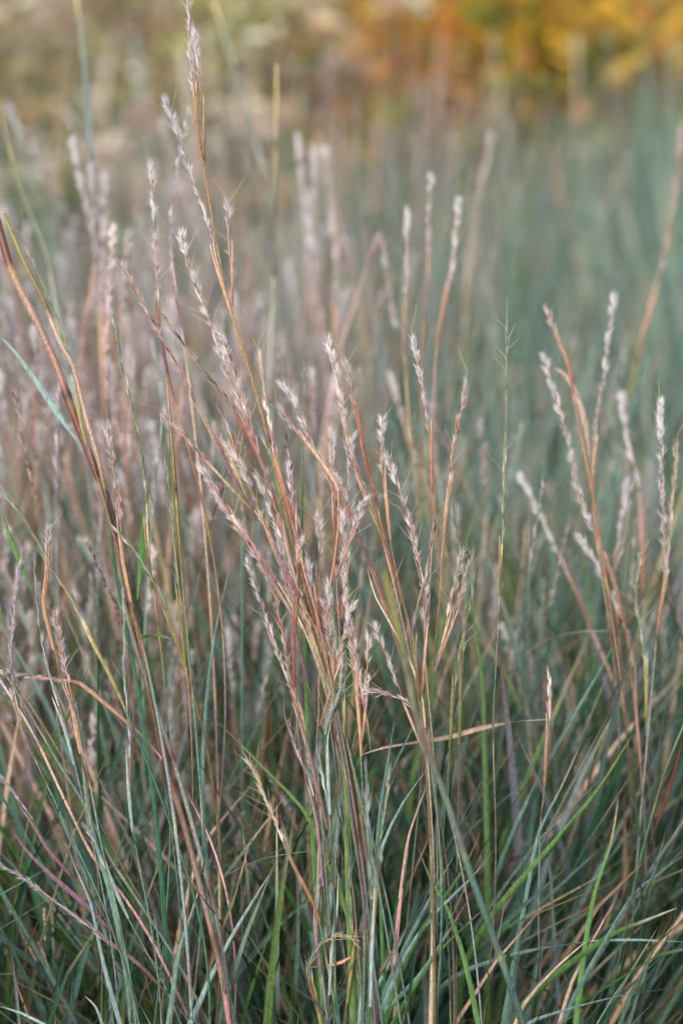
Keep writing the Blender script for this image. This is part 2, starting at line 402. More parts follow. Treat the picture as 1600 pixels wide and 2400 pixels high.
def blades_mesh(name, K, rad, Lr, Wr, th0, th1, pal, tips, mat=M_LEAF, seg=7, dirbias=(0, 0), wpal=None, tipk=.18, dead=0.0, xr=1., yr=1.):
    """K folded blades rooted within rad of the origin"""
    a = NR.uniform(0, 2 * math.pi, K); rr = rad * np.sqrt(NR.random(K))
    base = np.stack([rr * np.cos(a) * xr, rr * np.sin(a) * yr, np.zeros(K)], 1)
    az = a + NR.normal(0, .9, K); L = NR.uniform(Lr[0], Lr[1], K); W = NR.uniform(Wr[0], Wr[1], K)
    t0 = np.abs(NR.normal(th0, th0 * .5 + .03, K)); t1 = t0 + np.abs(NR.normal(th1, th1 * .6, K))
    h = np.stack([np.cos(az), np.sin(az), np.zeros(K)], 1) + np.array([dirbias[0], dirbias[1], 0])
    h /= np.linalg.norm(h, axis=1)[:, None]
    t = np.linspace(0, 1, seg); V = np.zeros((K, seg, 3, 3)); cc = np.zeros((K, seg, 3, 3))
    p = base.copy(); rnd = NR.uniform(0, math.pi, K); sideh = np.stack([-h[:, 1], h[:, 0], np.zeros(K)], 1)
    ci = NR.choice(len(pal), K, p=wpal); PC = np.array([C[x] for x in pal])[ci] * NR.uniform(.6, 1.45, (K, 1)) * NR.uniform(.93, 1.07, (K, 3))
    TC = np.array([C[x] for x in tips])[NR.integers(0, len(tips), K)]
    bend = NR.normal(0, .12, K)
    for k in range(seg):
        th = t0 + (t1 - t0) * t[k] ** 1.6
        d = np.cos(th)[:, None] * np.array([0, 0, 1.]) + np.sin(th)[:, None] * h + sideh * (bend * t[k])[:, None]
        if k: p = p + d * (L / (seg - 1))[:, None]
        ang = rnd + t[k] * 1.2
        nrm = np.cross(d, sideh); s_ = np.cos(ang)[:, None] * sideh + np.sin(ang)[:, None] * nrm * .8
        wd = W * min(1, ((1 - t[k]) / .5) ** .7 if t[k] < 1 else 0) * (0.75 + .25 * min(1, t[k] / .3)) / 2 + 1e-5
        up = np.cross(s_, d)
        V[:, k, 0] = p - s_ * wd[:, None]; V[:, k, 1] = p + up * wd[:, None] * .4; V[:, k, 2] = p + s_ * wd[:, None]
        m = np.clip((t[k] - (1 - tipk)) / tipk, 0, 1)
        c = PC * (1 - m) + TC * m
        cc[:, k, 0] = c; cc[:, k, 1] = c * 1.12; cc[:, k, 2] = c * .95
    return grid_mesh(name, V, seg, 3, cc, mat)

# ------------------------------------------------------------------ tussocks of leaves
LEAFPAL = (['bluegreen', 'glauc', 'deep', 'green', 'bright', 'tan', 'grey'], [.36, .1, .26, .14, .02, .1, .02])
var_low = [blades_mesh('foliage', 210, .075, (.30, .56), (.0042, .0076), .17, .34, LEAFPAL[0], ['bluegreen', 'rust', 'tan', 'green'], wpal=LEAFPAL[1]) for _ in range(4)]
var_tall = [blades_mesh('foliage', 300, .09, (.35, .70), (.003, .006), .10, .2, ['bluegreen', 'glauc', 'deep', 'green', 'lilac', 'tan', 'sage'], ['glauc', 'sage', 'tan'], wpal=[.28, .28, .1, .12, .02, .05, .15]) for _ in range(4)]
var_dry = [blades_mesh('foliage', 260, .08, (.25, .5), (.0018, .0032), .2, .35, ['tan', 'pink', 'copper', 'olive', 'bluegreen', 'straw', 'grey'], ['tan', 'rust', 'pink'], wpal=[.15, .12, .07, .12, .3, .1, .14]) for _ in range(3)]

# leaves one can tell apart: shared blade shapes
LEAFM = []
for k in range(12):
    K = k % 6; L = .30 + .03 * K; n = 12; t = np.linspace(1, 0, n); th = .18 + .09 * (k % 4) + (.5 + .12 * K) * t[::-1] ** 0 * 0
    pts = [np.zeros(3)]; 
    for i in range(n - 1):
        a = .12 + (.35 + .13 * (k % 5)) * (i / (n - 1)) ** 1.5
        pts.append(pts[-1] + np.array([math.sin(a), .06 * math.sin(i * .5 + k), math.cos(a)]) * L / (n - 1))
    m = MB(); c = C[['bluegreen', 'glauc', 'bluegreen', 'green', 'deep', 'bluegreen', 'bright', 'bluegreen', 'glauc', 'green', 'tan', 'deep'][k]]
    blade(m, np.array(pts)[::-1], .0046 + .0004 * (k % 4), c * .95, c, C[['rust', 'bluegreen', 'tan', 'green', 'bluegreen', 'purple'][k % 6]], .4, side=np.array([.35, 1., 0]))
    LEAFM.append(m.mesh('leaf', mat=M_LEAF))

TUS = []
var_thin = [blades_mesh('foliage', 60, .07, (.22, .42), (.0036, .0060), .22, .42, LEAFPAL[0], ['bluegreen', 'rust', 'tan', 'green'], wpal=LEAFPAL[1]) for _ in range(3)]
def tussock(label, x, y, kind, sc=1., nleaf=0, group=None, lift=0.):
    t = thing('grass_tussock', label, 'grass tussock', (x, y, 0), group); t.rotation_euler.z = R.uniform(0, 6.28)
    f = obj('foliage', R.choice({'low': var_low, 'tall': var_tall, 'dry': var_dry, 'thin': var_thin}[kind]), t); f['kind'] = 'stuff'
    f.scale = (sc, sc, sc * R.uniform(.92, 1.08))
    for i in range(nleaf):
        a = R.uniform(0, 6.28); q = .06 * math.sqrt(R.random())
        o = obj('leaf', LEAFM[int(R.random() ** 1.3 * 12)], t, (q * math.cos(a), q * math.sin(a), 0))
        o.rotation_euler = (R.gauss(0, .12), R.gauss(.05, .14), a + R.gauss(0, .7)); s_ = R.uniform(.8, 1.25); o.scale = (s_, s_, s_)
    TUS.append(t); return t

tussock('blue-green tussock at the bottom centre, foot of the sharp copper stalks', .02, .96, 'thin', 1.0, 26)
tussock('blue-green tussock at the bottom just right of the blurred green culm', .11, 1.06, 'thin', 1.0, 26)
tussock('leafy tussock in the bottom left corner under the pinkish leaning culms', -.12, .98, 'thin', .95, 22)
tussock('green tussock in the bottom right corner with flat arching blades', .22, 1.16, 'thin', 1.05, 30)
tussock('dark green tussock between the bottom centre and bottom left tussocks', -.05, 1.17, 'low', .95, 14)
tussock('tussock at the left picture edge below the purple lying seed head', -.24, 1.16, 'low', 1.0, 8)
tussock('green tussock behind the bottom right corner, below the pale pink heads', .17, 1.34, 'low', 1.15, 30)
tussock('dark tussock right behind the bottom centre clump of copper stalks', .05, 1.25, 'low', 1.12, 25)
tussock('bushy green tussock at the right picture edge below the silver head pair', .33, 1.36, 'low', 1.15, 10)
def rowname(x, y, pts):
    rows = sorted({round(p[1] * 2.5) for p in pts}); r_ = rows.index(round(y * 2.5)); row = sorted(p[0] for p in pts if round(p[1] * 2.5) == rows[r_]); k = row.index(x)
    rn = ['front', 'second', 'third', 'fourth', 'fifth', 'sixth'][r_]
    pos = 'the only one' if len(row) == 1 else 'leftmost' if k == 0 else 'rightmost' if k == len(row) - 1 else ['', 'second from left', 'third from left', 'fourth from left', 'fifth from left', 'sixth from left'][k]
    return '%s in the %s row' % (pos, rn)
for x, y, l_ in [(-.17, 1.12, 'in the bottom left, among the sloping culms'), (.06, 1.14, 'just right of the central stems'), (-.02, 1.2, 'behind the central stems'), (.2, 1.26, 'right of the blurred green culm'), (-.28, 1.2, 'at the lower left picture edge'), (.31, 1.3, 'at the lower right picture edge')]:
    tussock('tuft of thin dry tan and grey leaves ' + l_, x, y, 'dry', .9, group='dry leaf tufts in the lower third')
for x, y, s_, l_ in [(.13, 1.19, .9, 'behind the thick blurred green culm'), (-.15, 1.14, .9, 'behind the pink and green sloping culms'), (.25, 1.3, 1., 'below the lowest pink-white head of the right group'), (.1, 1.4, 1.05, 'below the green needle-like head'), (.02, 1.12, .85, 'right behind the central stems'), (.28, 1.5, 1., 'under the silver head pair at the right edge'), (.18, 1.48, 1., 'under the rusty stem with two white tufts')]:
    tussock('wide-leaved tussock ' + l_, x, y, 'low', s_, 4)
for x, y, s_, l_ in [(.14, 1.45, .72, 'left of the green needle-like head'), (.3, 1.5, .76, 'behind the pale right-hand group, left one'), (.4, 1.42, .76, 'behind the pale right-hand group, right one'), (.06, 1.6, .8, 'behind the three white-tipped stalks')]:
    tussock('upright mid-height tussock ' + l_, x, y, 'tall', s_)
GL = 'brownish tussocks under the blurred pink heads on the left'
PL = [(-.2, 1.3, 1.1), (-.02, 1.38, 1.15), (-.33, 1.42, 1.15), (-.13, 1.52, 1.2), (-.42, 1.66, 1.25), (-.25, 1.72, 1.25), (-.04, 1.66, 1.25), (.08, 1.5, 1.1), (-.55, 1.5, 1.2), (-.12, 1.95, 1.3), (-.34, 2.0, 1.35)]
for x, y, s_ in PL:
    tussock('brownish tussock among the left pink heads, %s' % rowname(x, y, PL), x, y, 'dry', s_, group=GL)
PG = [(-.28, 1.22, 1.05), (-.1, 1.26, 1.05), (-.4, 1.3, 1.1), (-.08, 1.44, 1.1), (-.22, 1.5, 1.1), (-.36, 1.58, 1.1)]
for x, y, s_ in PG:
    tussock('low green tussock under the left pink heads, %s' % rowname(x, y, PG), x, y, 'low', s_, group='low green tussocks under the left pink heads')
GR = 'blurred blue-green tussocks filling the right half'
PR = [(.18, 1.62, .78), (.34, 1.7, .8), (.48, 1.75, .85), (.1, 1.8, .85), (.27, 1.86, .88), (.44, 1.9, .92), (.6, 1.85, .9), (.12, 2.1, .95), (.3, 2.15, 1.), (.48, 2.2, 1.02), (.66, 2.2, 1.),
        (.2, 2.42, .92), (.4, 2.45, .96), (.6, 2.5, 1.08), (.3, 2.75, .95), (.52, 2.8, 1.05), (.72, 2.8, 1.15), (.42, 3.1, 1.0), (.66, 3.15, 1.15), (.02, 2.3, .9), (.9, 2.6, 1.1)]
for i, (x, y, s_) in enumerate(PR):
    tussock('tall blue-green tussock of the right half, %s' % rowname(x, y, PR), x, y, 'tall', s_, group=GR)
GM = 'blurred green tussocks behind the pink heads'
PM = [(-.5, 2.3, .9), (-.3, 2.4, .95), (-.08, 2.55, .92), (.12, 2.7, .95), (-.6, 2.0, .9), (-.7, 2.6, 1.), (-.2, 2.85, .9), (-.45, 2.9, .9), (.05, 3.1, .9)]
for x, y, s_ in PM:
    tussock('greyish green tussock behind the left pink heads, %s' % rowname(x, y, PM), x, y, 'tall', s_, group=GM)
# beyond both picture edges, and in front of the frame's foot
for x, y, k, s_ in [(-.75, 1.5, 'dry', 1.1), (-.9, 2.1, 'tall', 1.), (.65, 1.4, 'low', 1.1), (.85, 1.7, 'tall', .9), (1.1, 2.3, 'tall', 1.), (-.5, 1.05, 'low', 1.), (.45, 1.05, 'low', 1.), (-1.1, 1.8, 'dry', 1.2), (1.2, 3., 'tall', 1.1), (-1.0, 2.9, 'tall', 1.)]:
    tussock('green tussock %s past the %s picture edge' % ({-.75: 'nearest', -.9: 'third', .65: 'second', .85: 'third', 1.1: 'fifth', -.5: 'lowest', .45: 'lowest', -1.1: 'second', 1.2: 'farthest', -1.0: 'farthest'}[x], 'left' if x < 0 else 'right'), x, y, k, s_, group='tussocks past the picture edges')

# dry litter on the soil
lit = blades_mesh('leaf_litter', 2600, .9, (.05, .16), (.002, .004), 1.35, .2, ['brown', 'tan', 'straw', 'deep', 'copper'], ['brown', 'tan'], seg=4, yr=1.6)
o = obj('leaf_litter', lit, None, (0, 2.0, .004)); o['kind'] = 'stuff'; o['label'] = 'dry leaf litter lying on the soil'; 

# ------------------------------------------------------------------ stalks of the middle distance (copied)
def mid_variant(H, tone, stem, lean, nheads, r=.0009):
    root = thing('grass_stalk', '-', 'grass stalk', (0, 0, 0))
    n = 26; t = np.linspace(0, 1, n); path = np.stack([lean * H * t ** 1.6 + .006 * np.sin(t * 7 + R.random() * 6), .01 * np.sin(t * 5 + R.random() * 6), H * t], 1)
    L = R.uniform(.055, .085); path = path[::-1]
    mb = MB(); culm(mb, path[2:], r, stem, .09, n=5); obj('stem', mb.mesh('stem', mat=M_STEM), root)
    def one(hp):
        m = MB(); h = MB(); a = MB(); _, cb, cm, ct, hc, fl, fat = TONES[tone]
        def put(p, d, sc):
            m.spindle(p, d, .0085 * sc, .0012 * fat, C[cb], vary(mix(C[cm], C[ct], R.random() * .7), .2), vary(C[ct]), n=4)
        head_geom(hp, tone, 1.6, .12, h, a, put)
        for q in (h, a):
            b = len(m.v); m.v += q.v; m.c += q.c; m.f += [tuple(i + b for i in f) for f in q.f]
        obj('seed_head', m.mesh('seed_head', mat=M_SPK), root)
    k = int(n * (1 - L / H)); hp = spline(path[:max(3, n - k + 1)][::-1], .005); one(hp)
    for j in range(nheads + 2):
        z0 = H * R.uniform(.52, .88); p0 = np.array([np.interp(z0, path[::-1, 2], path[::-1, 0]), 0, z0])
        sx = R.choice([-1, 1]); d = np.array([sx * R.uniform(.05, .2), R.uniform(-.1, .1), 1.]); d /= np.linalg.norm(d)
        st = R.uniform(.02, .07); Lh = R.uniform(.04, .07)
        q = np.array([p0 + d * x + np.array([sx * .006 * math.sqrt(x / .1), 0, 0]) for x in np.linspace(0, st + Lh, 10)])
        mb = MB(); culm(mb, q[::-1][5:], r * .6, stem, .05, n=4); obj('branch', mb.mesh('branch', mat=M_STEM), root); one(q[4:])
    # stem leaves
    for j in range(2):
        z0 = H * R.uniform(.3, .62); sx = R.choice([-1, 1]); x0 = np.interp(z0, path[::-1, 2], path[::-1, 0])
        tt = np.linspace(0, 1, 9); LL = R.uniform(.08, .16)
        q = np.stack([x0 + sx * LL * (.25 * tt + .2 * tt ** 2), .02 * tt * R.uniform(-1, 1), z0 + LL * tt * .9], 1)[::-1]
        m = MB(); cn = R.choice(['bluegreen', 'green', 'tan', 'rust', 'purple', 'glauc']); blade(m, q, .003, C[cn], C[cn], C['rust']); obj('leaf', m.mesh('leaf', mat=M_LEAF), root)
    INFO[root.name] = (lean * H, H); return root
VAR = {}; INFO = {}; PLACED = []; ADJS = {}
for key, (tone, stem) in dict(pink=('pink', 'pale'), silver=('silver', 'salmon'), rose=('rose', 'orange'), pale=('silver', 'pinkgrey'), green=('green', 'blue'), tan=('tan', 'straw')).items():
    VAR[key] = [mid_variant(R.uniform(.70, .84), tone, stem, lean, nh) for lean, nh in ((-.22, 2), (-.1, 2), (.03, 1), (-.32, 1))[:3 if key in ('green', 'tan') else 4]]
USED = set()
def place(key, x, y, h, rz, label, group, tilt=0., v=None):
    v = v or R.choice(VAR[key])
    if v.name in USED: o = copy_tree(v)
    else: o = v; USED.add(v.name)
    s_ = h / .77; o.location = (x, y, 0); o.rotation_euler = (R.gauss(-.03, .06), tilt + R.gauss(0, .06), rz + R.gauss(0, .5)); o.scale = (s_ * 1.0,) * 3
    o['label'] = label; o['group'] = group; PLACED.append((o, key, group, INFO[v.name]))
ADJ = {'pink': 'pink-headed tan', 'silver': 'silver-headed salmon', 'rose': 'rosy-headed orange', 'pale': 'pale-headed pinkish', 'green': 'green-headed blue-green', 'tan': 'tan straw-coloured'}
ZONES = [  # name, count, x-range at depth (fraction of half width), y range, heights, tones
    ('in the crowd at the left edge', 50, (-1.15, -.45), (1.22, 1.6), (.50, .72), ['pink', 'silver', 'rose', 'silver', 'pink', 'green', 'pale'], -.06),
    ('in the crowd left of the tallest stalk', 38, (-.75, -.2), (1.3, 1.8), (.50, .72), ['silver', 'pale', 'rose', 'pink', 'silver'], -.03),
    ('in the far pale cluster right of the tallest stalk', 30, (-.35, .05), (1.6, 2.3), (.54, .74), ['pale', 'silver', 'tan', 'pink'], -.02),
    ('just behind the sharp copper fan', 34, (-.6, .2), (1.18, 1.4), (.36, .54), ['pink', 'rose', 'silver', 'green', 'tan'], -.04),
    ('behind the sharp stalks right of the centre', 20, (0., .5), (1.3, 1.55), (.38, .52), ['pink', 'silver', 'tan', 'green'], 0.02),
    ('among the green leaves at the right edge', 24, (.45, 1.15), (1.28, 1.6), (.42, .60), ['silver', 'pink', 'tan', 'green'], .05),
    ('low in the bottom left leaves', 14, (-1.1, -.2), (1.02, 1.25), (.30, .45), ['green', 'pale', 'tan', 'green'], -.1),
]
for name, cnt, xr, yr, hr, keys, tilt in ZONES:
    for i in range(cnt):
        y = R.uniform(*yr); x = R.uniform(*xr) * .178 * (y + .1); k = R.choice(keys)
        place(k, x, y, R.uniform(*hr), 0, 'blurred %s stalk standing %s' % (ADJ[k], name), '%s stalks %s' % (ADJ[k], name), tilt)
for k in VAR:
    for v in VAR[k]:
        if v.name not in USED:
            place(k, R.uniform(-.3, 0), 1.5, .65, 0, 'blurred %s stalk standing in the crowd at the left edge' % ADJ[k], '%s stalks in the crowd at the left edge' % ADJ[k], 0, v)

# tell the stalks of each crowd apart: rank by distance, then order from the left in the picture
ORD = ['leftmost', 'second from left', 'third from left', 'fourth from left', 'fifth from left', 'sixth from left', 'seventh from left', 'eighth from left', 'ninth from left', 'tenth from left']
for g in {p[2] for p in PLACED}:
    mem = sorted([p for p in PLACED if p[2] == g], key=lambda p: p[0].location.y); nr = 1 if len(mem) <= 6 else 2 if len(mem) <= 14 else 3
    for r_ in range(nr):
        part = mem[r_ * len(mem) // nr:(r_ + 1) * len(mem) // nr]; keyed = []
        for o, k, _, (tx, tz) in part:
            wv = np.array(o.matrix_basis @ Vector((tx, 0, tz))) - CAM; keyed.append((wv[0] / float(wv @ FW), o, k))
        keyed.sort(key=lambda a: a[0])
        for i, (_, o, k) in enumerate(keyed):
            rank = [''] if nr == 1 else ['front ', 'back '] if nr == 2 else ['front ', 'middle ', 'back ']
            nm = 'the only one' if len(keyed) == 1 else ('rightmost' if i == len(keyed) - 1 else ORD[min(i, 9)])
            o['label'] = '%s stalk, %s %s' % (ADJ[k], nm, ('in the %srank ' % rank[r_] if nr > 1 else '') + g.split(' stalks ')[1].replace('in the crowd at the left edge', 'crowded at the left edge').replace('in the crowd left', 'crowded left').replace('in the far pale cluster right of', 'right of').replace('standing ', '').replace('among the green leaves at the right edge', 'by the right edge').replace('behind the sharp stalks right', 'right'))

def thicket(label, n, xr, yr, hr, lean, pal, hp, wd=(.0011, .002)):
    y = NR.uniform(yr[0], yr[1], n); x = NR.uniform(xr[0], xr[1], n) * .178 * (y + .1); H = NR.uniform(hr[0], hr[1], n)
    base = np.stack([x - lean * H * .5, y, np.zeros(n)], 1); top = base + np.stack([lean * H + NR.normal(0, .07, n), NR.normal(0, .05, n), H], 1)
    seg = 9; t = np.linspace(0, 1, seg); V = np.zeros((n, seg, 2, 3)); cc = np.zeros((n, seg, 2, 3)); bw = NR.normal(0, .03, (n, 1)); w_ = NR.uniform(wd[0], wd[1], n)
    pc = np.array([C[k] for k in pal]); c0 = pc[NR.integers(0, len(pal), n)] * NR.uniform(.6, 1.2, (n, 1)); lo = np.array([C['deep'], C['bluegreen'], C['tan'], C['purple']])[NR.integers(0, 4, n)]
    az = NR.uniform(0, 3.14, n); sd2 = np.stack([np.cos(az), np.sin(az), 0 * az], 1)
    pt = lambda q: base + (top - base) * q + np.concatenate([bw * math.sin(q * 3.0), 0 * bw, 0 * bw], 1)
    for k in range(seg):
        p = pt(t[k]); V[:, k, 0] = p - sd2 * w_[:, None] / 2; V[:, k, 1] = p + sd2 * w_[:, None] / 2
        f_ = min(1, max(0, (t[k] - .35) / .3)); cc[:, k, :] = (lo * (1 - f_) + c0 * f_)[:, None, :]
    o = obj('seed_stalk_thicket', grid_mesh('seed_stalk_thicket', V, seg, 2, cc, M_LEAF)); o['kind'] = 'stuff'; o['label'] = label
    hc = np.array([C[k] for k in hp]); m = 54; q = np.repeat(1 - NR.random((n, m)) * .11, 1).reshape(n, m)
    P0 = base[:, None] + (top - base)[:, None] * q[..., None]; P0[..., 0] += bw * np.sin(q * 3.0); P0 = P0.reshape(-1, 3)
    ax = np.repeat((top - base) / np.linalg.norm(top - base, axis=1)[:, None], m, 0); K = n * m; spk = NR.random(K) < .4
    d = ax + NR.normal(0, 1, (K, 3)) * np.where(spk, .09, .38)[:, None]; d /= np.linalg.norm(d, axis=1)[:, None]
    L_ = np.where(spk, .0095, .0048)[:, None]; W_ = np.where(spk, .0014, .0004)[:, None]; s2 = np.cross(d, NR.normal(0, 1, (K, 3))); s2 /= np.linalg.norm(s2, axis=1)[:, None]
    V = np.zeros((K, 3, 2, 3)); V[:, 0, 0] = P0; V[:, 0, 1] = P0 + s2 * W_ * .3; V[:, 1, 0] = P0 + d * L_ * .5 - s2 * W_ * .5; V[:, 1, 1] = P0 + d * L_ * .5 + s2 * W_ * .5; V[:, 2, 0] = P0 + d * L_; V[:, 2, 1] = P0 + d * L_ + s2 * W_ * .1
    hcol = np.where(spk[:, None], np.repeat(hc[NR.integers(0, len(hp), n)], m, 0) * NR.uniform(.6, 1.15, (K, 1)), C['white'] * .95)
    h = obj('seed_heads', grid_mesh('seed_heads', V, 3, 2, np.repeat(np.repeat(hcol[:, None, None, :], 3, 1), 2, 2), M_HAIR), o)
thicket('dense tangle of fine dry seed stalks filling the left half behind the sharp ones', 540, (-1.2, -.05), (1.2, 1.85), (.36, .68), -.12, ['tan', 'pink', 'grey', 'sage', 'straw', 'copper', 'green', 'grey', 'sage', 'bluegreen'], ['silver', 'pink', 'silver', 'white', 'lilac', 'tan'])
thicket('loose tangle of fine seed stalks behind the centre and right stalks', 200, (-.1, 1.15), (1.25, 1.9), (.34, .62), .03, ['tan', 'green', 'sage', 'straw', 'sage', 'bluegreen', 'grey'], ['silver', 'tan', 'sage', 'silver'])
thicket('pale far seed stalks rising against the shrubs at the upper middle', 190, (-.8, .4), (1.9, 2.8), (.46, .69), -.03, ['tan', 'sage', 'pink', 'lilac', 'grey'], ['silver', 'tan', 'silver', 'lilac'], (.0018, .003))

thicket('soft straw-coloured grass rising in front of the far shrubs at the upper left', 260, (-1.1, .45), (2.6, 3.5), (.50, .74), -.04, ['straw', 'sage', 'cream', 'green', 'grey', 'tan'], ['cream', 'tan', 'silver', 'straw'], (.003, .006))
thicket('soft blue-green and tan culms standing above the right-hand grass', 220, (.0, 1.2), (1.9, 3.2), (.48, .70), .02, ['glauc', 'sage', 'bluegreen', 'green', 'tan', 'grey'], ['glauc', 'sage', 'bluegreen', 'tan'], (.0025, .0045))

# ------------------------------------------------------------------ shrubs far behind
def shrub(label, cat, name, x, y, rx, ry, h, n, pal, wp, size=.03, nclump=60, tone_clumps=True, stemc='brown', heads=None):
    root = thing(name, label, cat, (x, y, 0))
    cl = np.stack([NR.uniform(-1, 1, nclump), NR.uniform(-1, 1, nclump), NR.random(nclump) ** .6], 1)
    q = np.sqrt(cl[:, 0] ** 2 + cl[:, 1] ** 2); cl[q > 1] /= q[q > 1][:, None] * np.array([1, 1, 1]) * 1.05
    cl = cl * np.array([rx, ry, h]); cl[:, 2] *= 1 - .25 * (cl[:, 0] / rx) ** 2
    ci = NR.integers(0, nclump, n); p = cl[ci] + NR.normal(0, 1, (n, 3)) * np.array([.055, .055, .045])
    p[:, 2] = np.clip(p[:, 2], .03, None)
    col = np.array([C[k] if isinstance(k, str) else k for k in pal])
    ct = NR.choice(len(pal), nclump, p=wp); own = NR.choice(len(pal), n, p=wp); use = np.where(NR.random(n) < .7, ct[ci], own)
    cc = col[use] * NR.uniform(.6, 1.3, (n, 1))
    d = NR.normal(0, 1, (n, 3)); d[:, 2] = np.abs(d[:, 2]) * .6; d /= np.linalg.norm(d, axis=1)[:, None]
    s_ = np.cross(d, NR.normal(0, 1, (n, 3))); s_ /= np.linalg.norm(s_, axis=1)[:, None]
    L = size * NR.uniform(.6, 1.4, (n, 1))
    V = np.zeros((n, 3, 2, 3)); V[:, 0, 0] = p; V[:, 0, 1] = p + s_ * L * .03; V[:, 1, 0] = p + d * L * .5 - s_ * L * .22; V[:, 1, 1] = p + d * L * .5 + s_ * L * .22; V[:, 2, 0] = p + d * L; V[:, 2, 1] = p + d * L + s_ * L * .02
    f = obj('foliage', grid_mesh('foliage', V, 3, 2, np.repeat(np.repeat(cc[:, None, None, :], 3, 1), 2, 2), M_BUSH), root); f['kind'] = 'stuff'
    m = MB()
    for i in range(min(40, nclump)):
        e = cl[i]; m.tube(np.array([[e[0] * .15, e[1] * .15, -.01], [e[0] * .5, e[1] * .5, e[2] * .5], e]), [.006, .004, .002], [C[stemc]] * 3, 5)
    obj('branches', m.mesh('branches', mat=M_STEM), root)
    if heads:
        hn, hr_, hp, hz = heads; bl = np.stack([NR.uniform(-1, 1, hn) * rx, NR.uniform(-1, 1, hn) * ry, hz * h * NR.uniform(.45, 1.05, hn)], 1)
        k = 46; n2 = hn * k; dd = NR.normal(0, 1, (n2, 3)); dd /= np.linalg.norm(dd, axis=1)[:, None]; dd[:, 2] = np.abs(dd[:, 2]) * .7
        c0 = np.repeat(bl, k, 0) + dd * hr_ * NR.uniform(.3, 1, (n2, 1)); s2 = np.cross(dd, NR.normal(0, 1, (n2, 3))); s2 /= np.linalg.norm(s2, axis=1)[:, None]
        hc = np.repeat(np.array([C[x] for x in hp])[NR.integers(0, len(hp), hn)], k, 0) * NR.uniform(.7, 1.2, (n2, 1)); LL = .014
        V = np.zeros((n2, 2, 2, 3)); V[:, 0, 0] = c0 - s2 * LL * .5; V[:, 0, 1] = c0 + s2 * LL * .5; V[:, 1, 0] = c0 - s2 * LL * .4 + dd * LL; V[:, 1, 1] = c0 + s2 * LL * .4 + dd * LL
        g = obj('flower_heads', grid_mesh('flower_heads', V, 2, 2, np.repeat(np.repeat(hc[:, None, None, :], 2, 1), 2, 2), M_BUSH), root); g['kind'] = 'stuff'
    return root
ylw = S(218, 182, 66); amber = S(216, 152, 66); olv = S(176, 176, 100); lgr = S(116, 146, 64); dgr = S(40, 66, 44); brk = S(190, 148, 118); rsp = S(212, 184, 172); bge = S(238, 228, 200)
shrub('amber and yellow-green shrub at the top right, behind the blue-green grass', 'shrub', 'autumn_shrub', .36, 3.7, .42, .32, .74, 6800, [ylw, amber, olv, lgr, brk], [.40, .24, .14, .14, .08], .05, 70)
shrub('olive and golden shrub at the top between the two other shrubs', 'shrub', 'autumn_shrub', .02, 3.9, .40, .35, .74, 5200, [olv, ylw, bge, lgr, amber], [.26, .22, .30, .1, .12], .045, 80)
shrub('rust and green shrub cut by the top right corner', 'shrub', 'autumn_shrub', .98, 4.0, .4, .35, .74, 4200, [lgr, ylw, brk, amber, olv], [.3, .2, .15, .15, .2], .05, 60)
shrub('dusty pink shrub at the top edge behind the amber shrub', 'shrub', 'pink_shrub', .52, 5.0, .95, .4, 1.1, 11000, [rsp, brk, amber, olv, lgr], [.4, .2, .12, .18, .1], .05, 90)
shrub('sage green shrub with pale beige flower heads at the top left', 'flowering shrub', 'flowering_shrub', -.45, 3.0, .36, .3, .56, 4200, [bge, S(96, 116, 88), S(146, 152, 112), S(124, 132, 100)], [.3, .12, .33, .25], .035, 70, heads=(120, .045, ['cream', 'straw', 'tan'], 1.0))
shrub('beige seed-topped shrub at the top left behind the sage green one', 'flowering shrub', 'flowering_shrub', -.42, 3.75, .55, .35, .76, 8200, [bge, olv, S(180, 172, 130), rsp], [.46, .2, .24, .10], .04, 80, heads=(130, .055, ['cream', 'tan', 'straw'], .95))
shrub('reddish brown shrub in the top left corner', 'shrub', 'rusty_shrub', -.85, 4.9, .6, .4, 1.1, 8200, [S(190, 158, 140), bge, rsp, brk], [.34, .2, .3, .16], .045, 80)
shrub('dark green shrub showing as a dark gap behind the tallest stalk', 'shrub', 'dark_shrub', -.20, 3.35, .10, .25, .46, 2600, [dgr, S(46, 70, 56), S(70, 88, 48)], [.5, .3, .2], .04, 34)
shrub('dark shrub at the top edge left of the middle', 'shrub', 'dark_shrub', -.13, 5.4, .3, .3, 1.1, 4500, [dgr, S(56, 74, 66), olv], [.6, .25, .15], .045, 50)
shrub('low golden shrub right beyond the tall blue-green grass', 'shrub', 'autumn_shrub', .8, 3.6, .3, .25, .5, 3000, [olv, ylw, lgr, amber], [.3, .25, .3, .15], .04, 46)
for x, y in [(-1.9, 4.6), (-1.5, 3.6), (1.9, 4.4), (1.7, 3.5), (-2.6, 5.2), (2.7, 5.2)]:
    t = shrub('mixed green and brown shrub %s past the %s picture edge' % ('farthest' if abs(x) > 2.5 else 'second' if abs(x) > 1.8 else 'nearest', 'left' if x < 0 else 'right'), 'shrub', 'autumn_shrub', x, y, .5, .4, .8, 4000, [olv, dgr, bge, brk], [.3, .3, .2, .2], .045, 60); t['group'] = 'shrubs past the picture edges'

